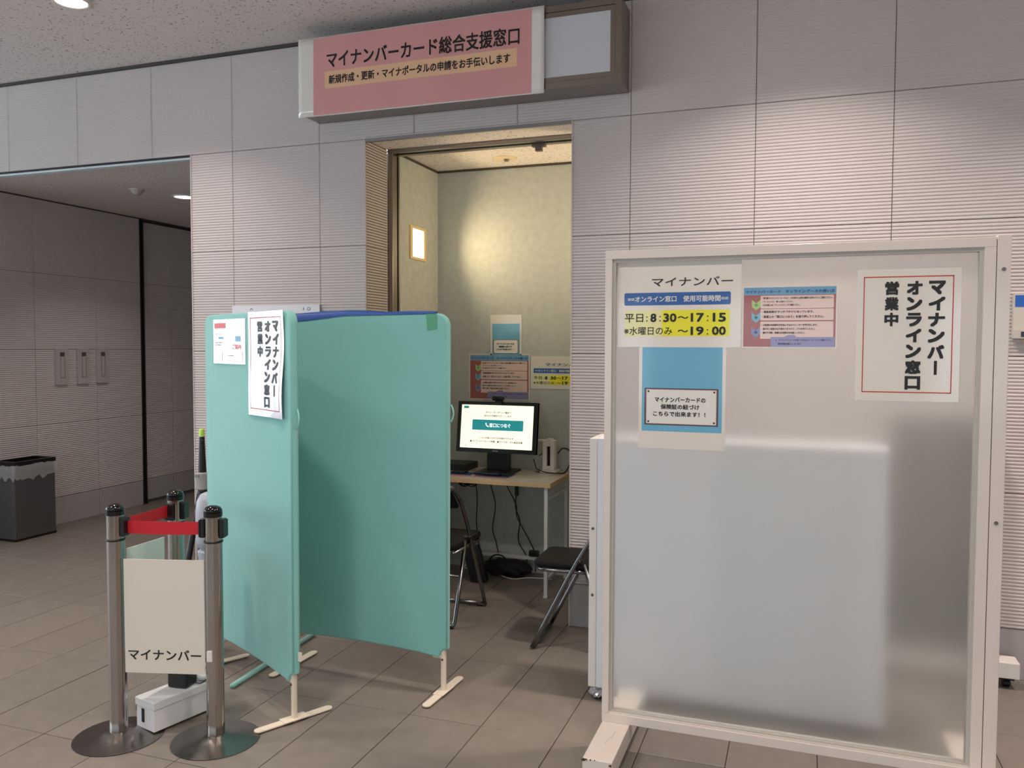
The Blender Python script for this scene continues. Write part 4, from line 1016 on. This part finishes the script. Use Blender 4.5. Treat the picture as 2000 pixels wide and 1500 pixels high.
finish('bag_body', bm, mat('bag_cloth', (14, 14, 15), .7, bump=(60, .5)), bag, True)
finish('bag_strap', T(curve([(3.32, .80, .09), (3.36, .78, .14), (3.42, .78, .145), (3.47, .79, .10)]), .005, 7), mat('bag_cloth', (14, 14, 15), .7), bag, True)
pc = thing('tilted_case', 'black flat case leaning by the left chair under the table', 'case', (3.26, .72, 0))
finish('case', B(-.055, .055, -.025, .025, 0, .24, .004, mtx=Matrix.Translation((3.33, .62, .002)) @ Matrix.Rotation(-.28, 4, 'Y')), BLACKP, pc)

# ------------------------------------------------------------------ folding chairs
CST = mat('chair_steel', (130, 130, 132), .25, 1); VIN = mat('black_vinyl', (17, 17, 19), .6, spec=.25, bump=(300, .2))
def folding_chair(x, y, rz, label, hw=.20):
    """local +x is forward"""
    t = thing('folding_chair', label, 'chair', (x, y, 0), rz, 'steel folding chairs')
    Mx = Matrix.Translation((x, y, 0)) @ Matrix.Rotation(rz, 4, 'Z'); R_ = lambda *p: Mx @ Vector(p)
    r = .0115
    # main hoop: front foot -> back top, joined over the back
    side = [(.245, .012), (.165, .17), (.04, .42), (-.04, .56), (-.13, .70), (-.245, .790)]
    pth = [R_(a, -hw, z) for a, z in side]+[R_(-.262, -hw+.06, .800), R_(-.262, hw-.06, .800)]+[R_(a, hw, z) for a, z in side[::-1]]
    finish('main_frame', T(fillet(pth, .05, 6), r, 12), CST, t, True)
    finish('front_bar', T([R_(.240, -hw, .018), R_(.240, hw, .018)], r, 12), CST, t, True)
    pr = [R_(-.02, -hw+.016, .455), R_(-.165, -hw+.016, .06), R_(-.185, -hw+.016, .013), R_(-.185, hw-.016, .013), R_(-.165, hw-.016, .06), R_(-.02, hw-.016, .455)]
    finish('rear_frame', T(fillet(pr, .045, 6), r, 12), CST, t, True)
    finish('rear_brace', T([R_(-.09, -hw+.016, .265), R_(-.09, hw-.016, .265)], .008, 10), CST, t, True)
    sr = [R_(-.17, -hw+.02, .415), R_(.20, -hw+.02, .412), R_(.235, -hw+.06, .412), R_(.235, hw-.06, .412), R_(.20, hw-.02, .412), R_(-.17, hw-.02, .415)]
    finish('seat_frame', T(fillet(sr, .04, 5), .010, 10), CST, t, True)
    bm = bmesh.new(); pts = []
    for cx, cy, rr, a0 in ((.20, hw-.065, .05, 0), (-.13, hw-.05, .03, 90), (-.13, -hw+.05, .03, 180), (.20, -hw+.065, .05, 270)):
        for k in range(6):
            a = math.radians(a0+18*k); pts.append(R_(cx+rr*math.cos(a), cy+rr*math.sin(a), .421))
    prism(bm, pts, Vector((0, 0, .034))); bmesh.ops.recalc_face_normals(bm, faces=bm.faces)
    es = [e for e in bm.edges if any(len(f.verts) > 8 for f in e.link_faces)]
    bmesh.ops.bevel(bm, geom=es, offset=.012, segments=3, profile=.5, affect='EDGES')
    finish('seat', bm, VIN, t, True, .8)
    bm = bmesh.new(); g = []
    for i in range(13):
        v = -hw+.02+(2*hw-.04)*i/12; cur = .025*(1-(v/hw)**2)
        row = []
        for s_, (a, z) in ((0, (-.10, .665)), (0, (-.20, .765)), (1, (-.215, .755)), (1, (-.118, .655))):
            row.append(bm.verts.new(R_(a-cur, v, z)))
        g.append(row)
    for a, b in zip(g, g[1:]):
        for k in range(4): bm.faces.new((a[k], a[(k+1) % 4], b[(k+1) % 4], b[k]))
    bm.faces.new(g[0]); bm.faces.new(g[-1][::-1])
    finish('backrest', bm, VIN, t, True, .8)
    for sy in (-1, 1):
        finish('hinge', T([R_(.0, sy*(hw-.03), .47), R_(.0, sy*(hw+.012), .47)], .011, 10), mat('hinge_black', (24, 24, 26), .4), t, True)
        for a, z in ((.243, .011), (-.185, .012)):
            finish('foot_cap', T([R_(a, sy*(hw-.05), z), R_(a, sy*(hw-.02), z)], .0125, 10), mat('hinge_black', (24, 24, 26), .4), t)
    return t
folding_chair(3.345, -.085, PI/2, 'steel folding chair facing the table, half hidden by the doorway partition')
folding_chair(4.262, -.215, PI+.03, 'black seated steel folding chair turned sideways at the right of the doorway', .185)
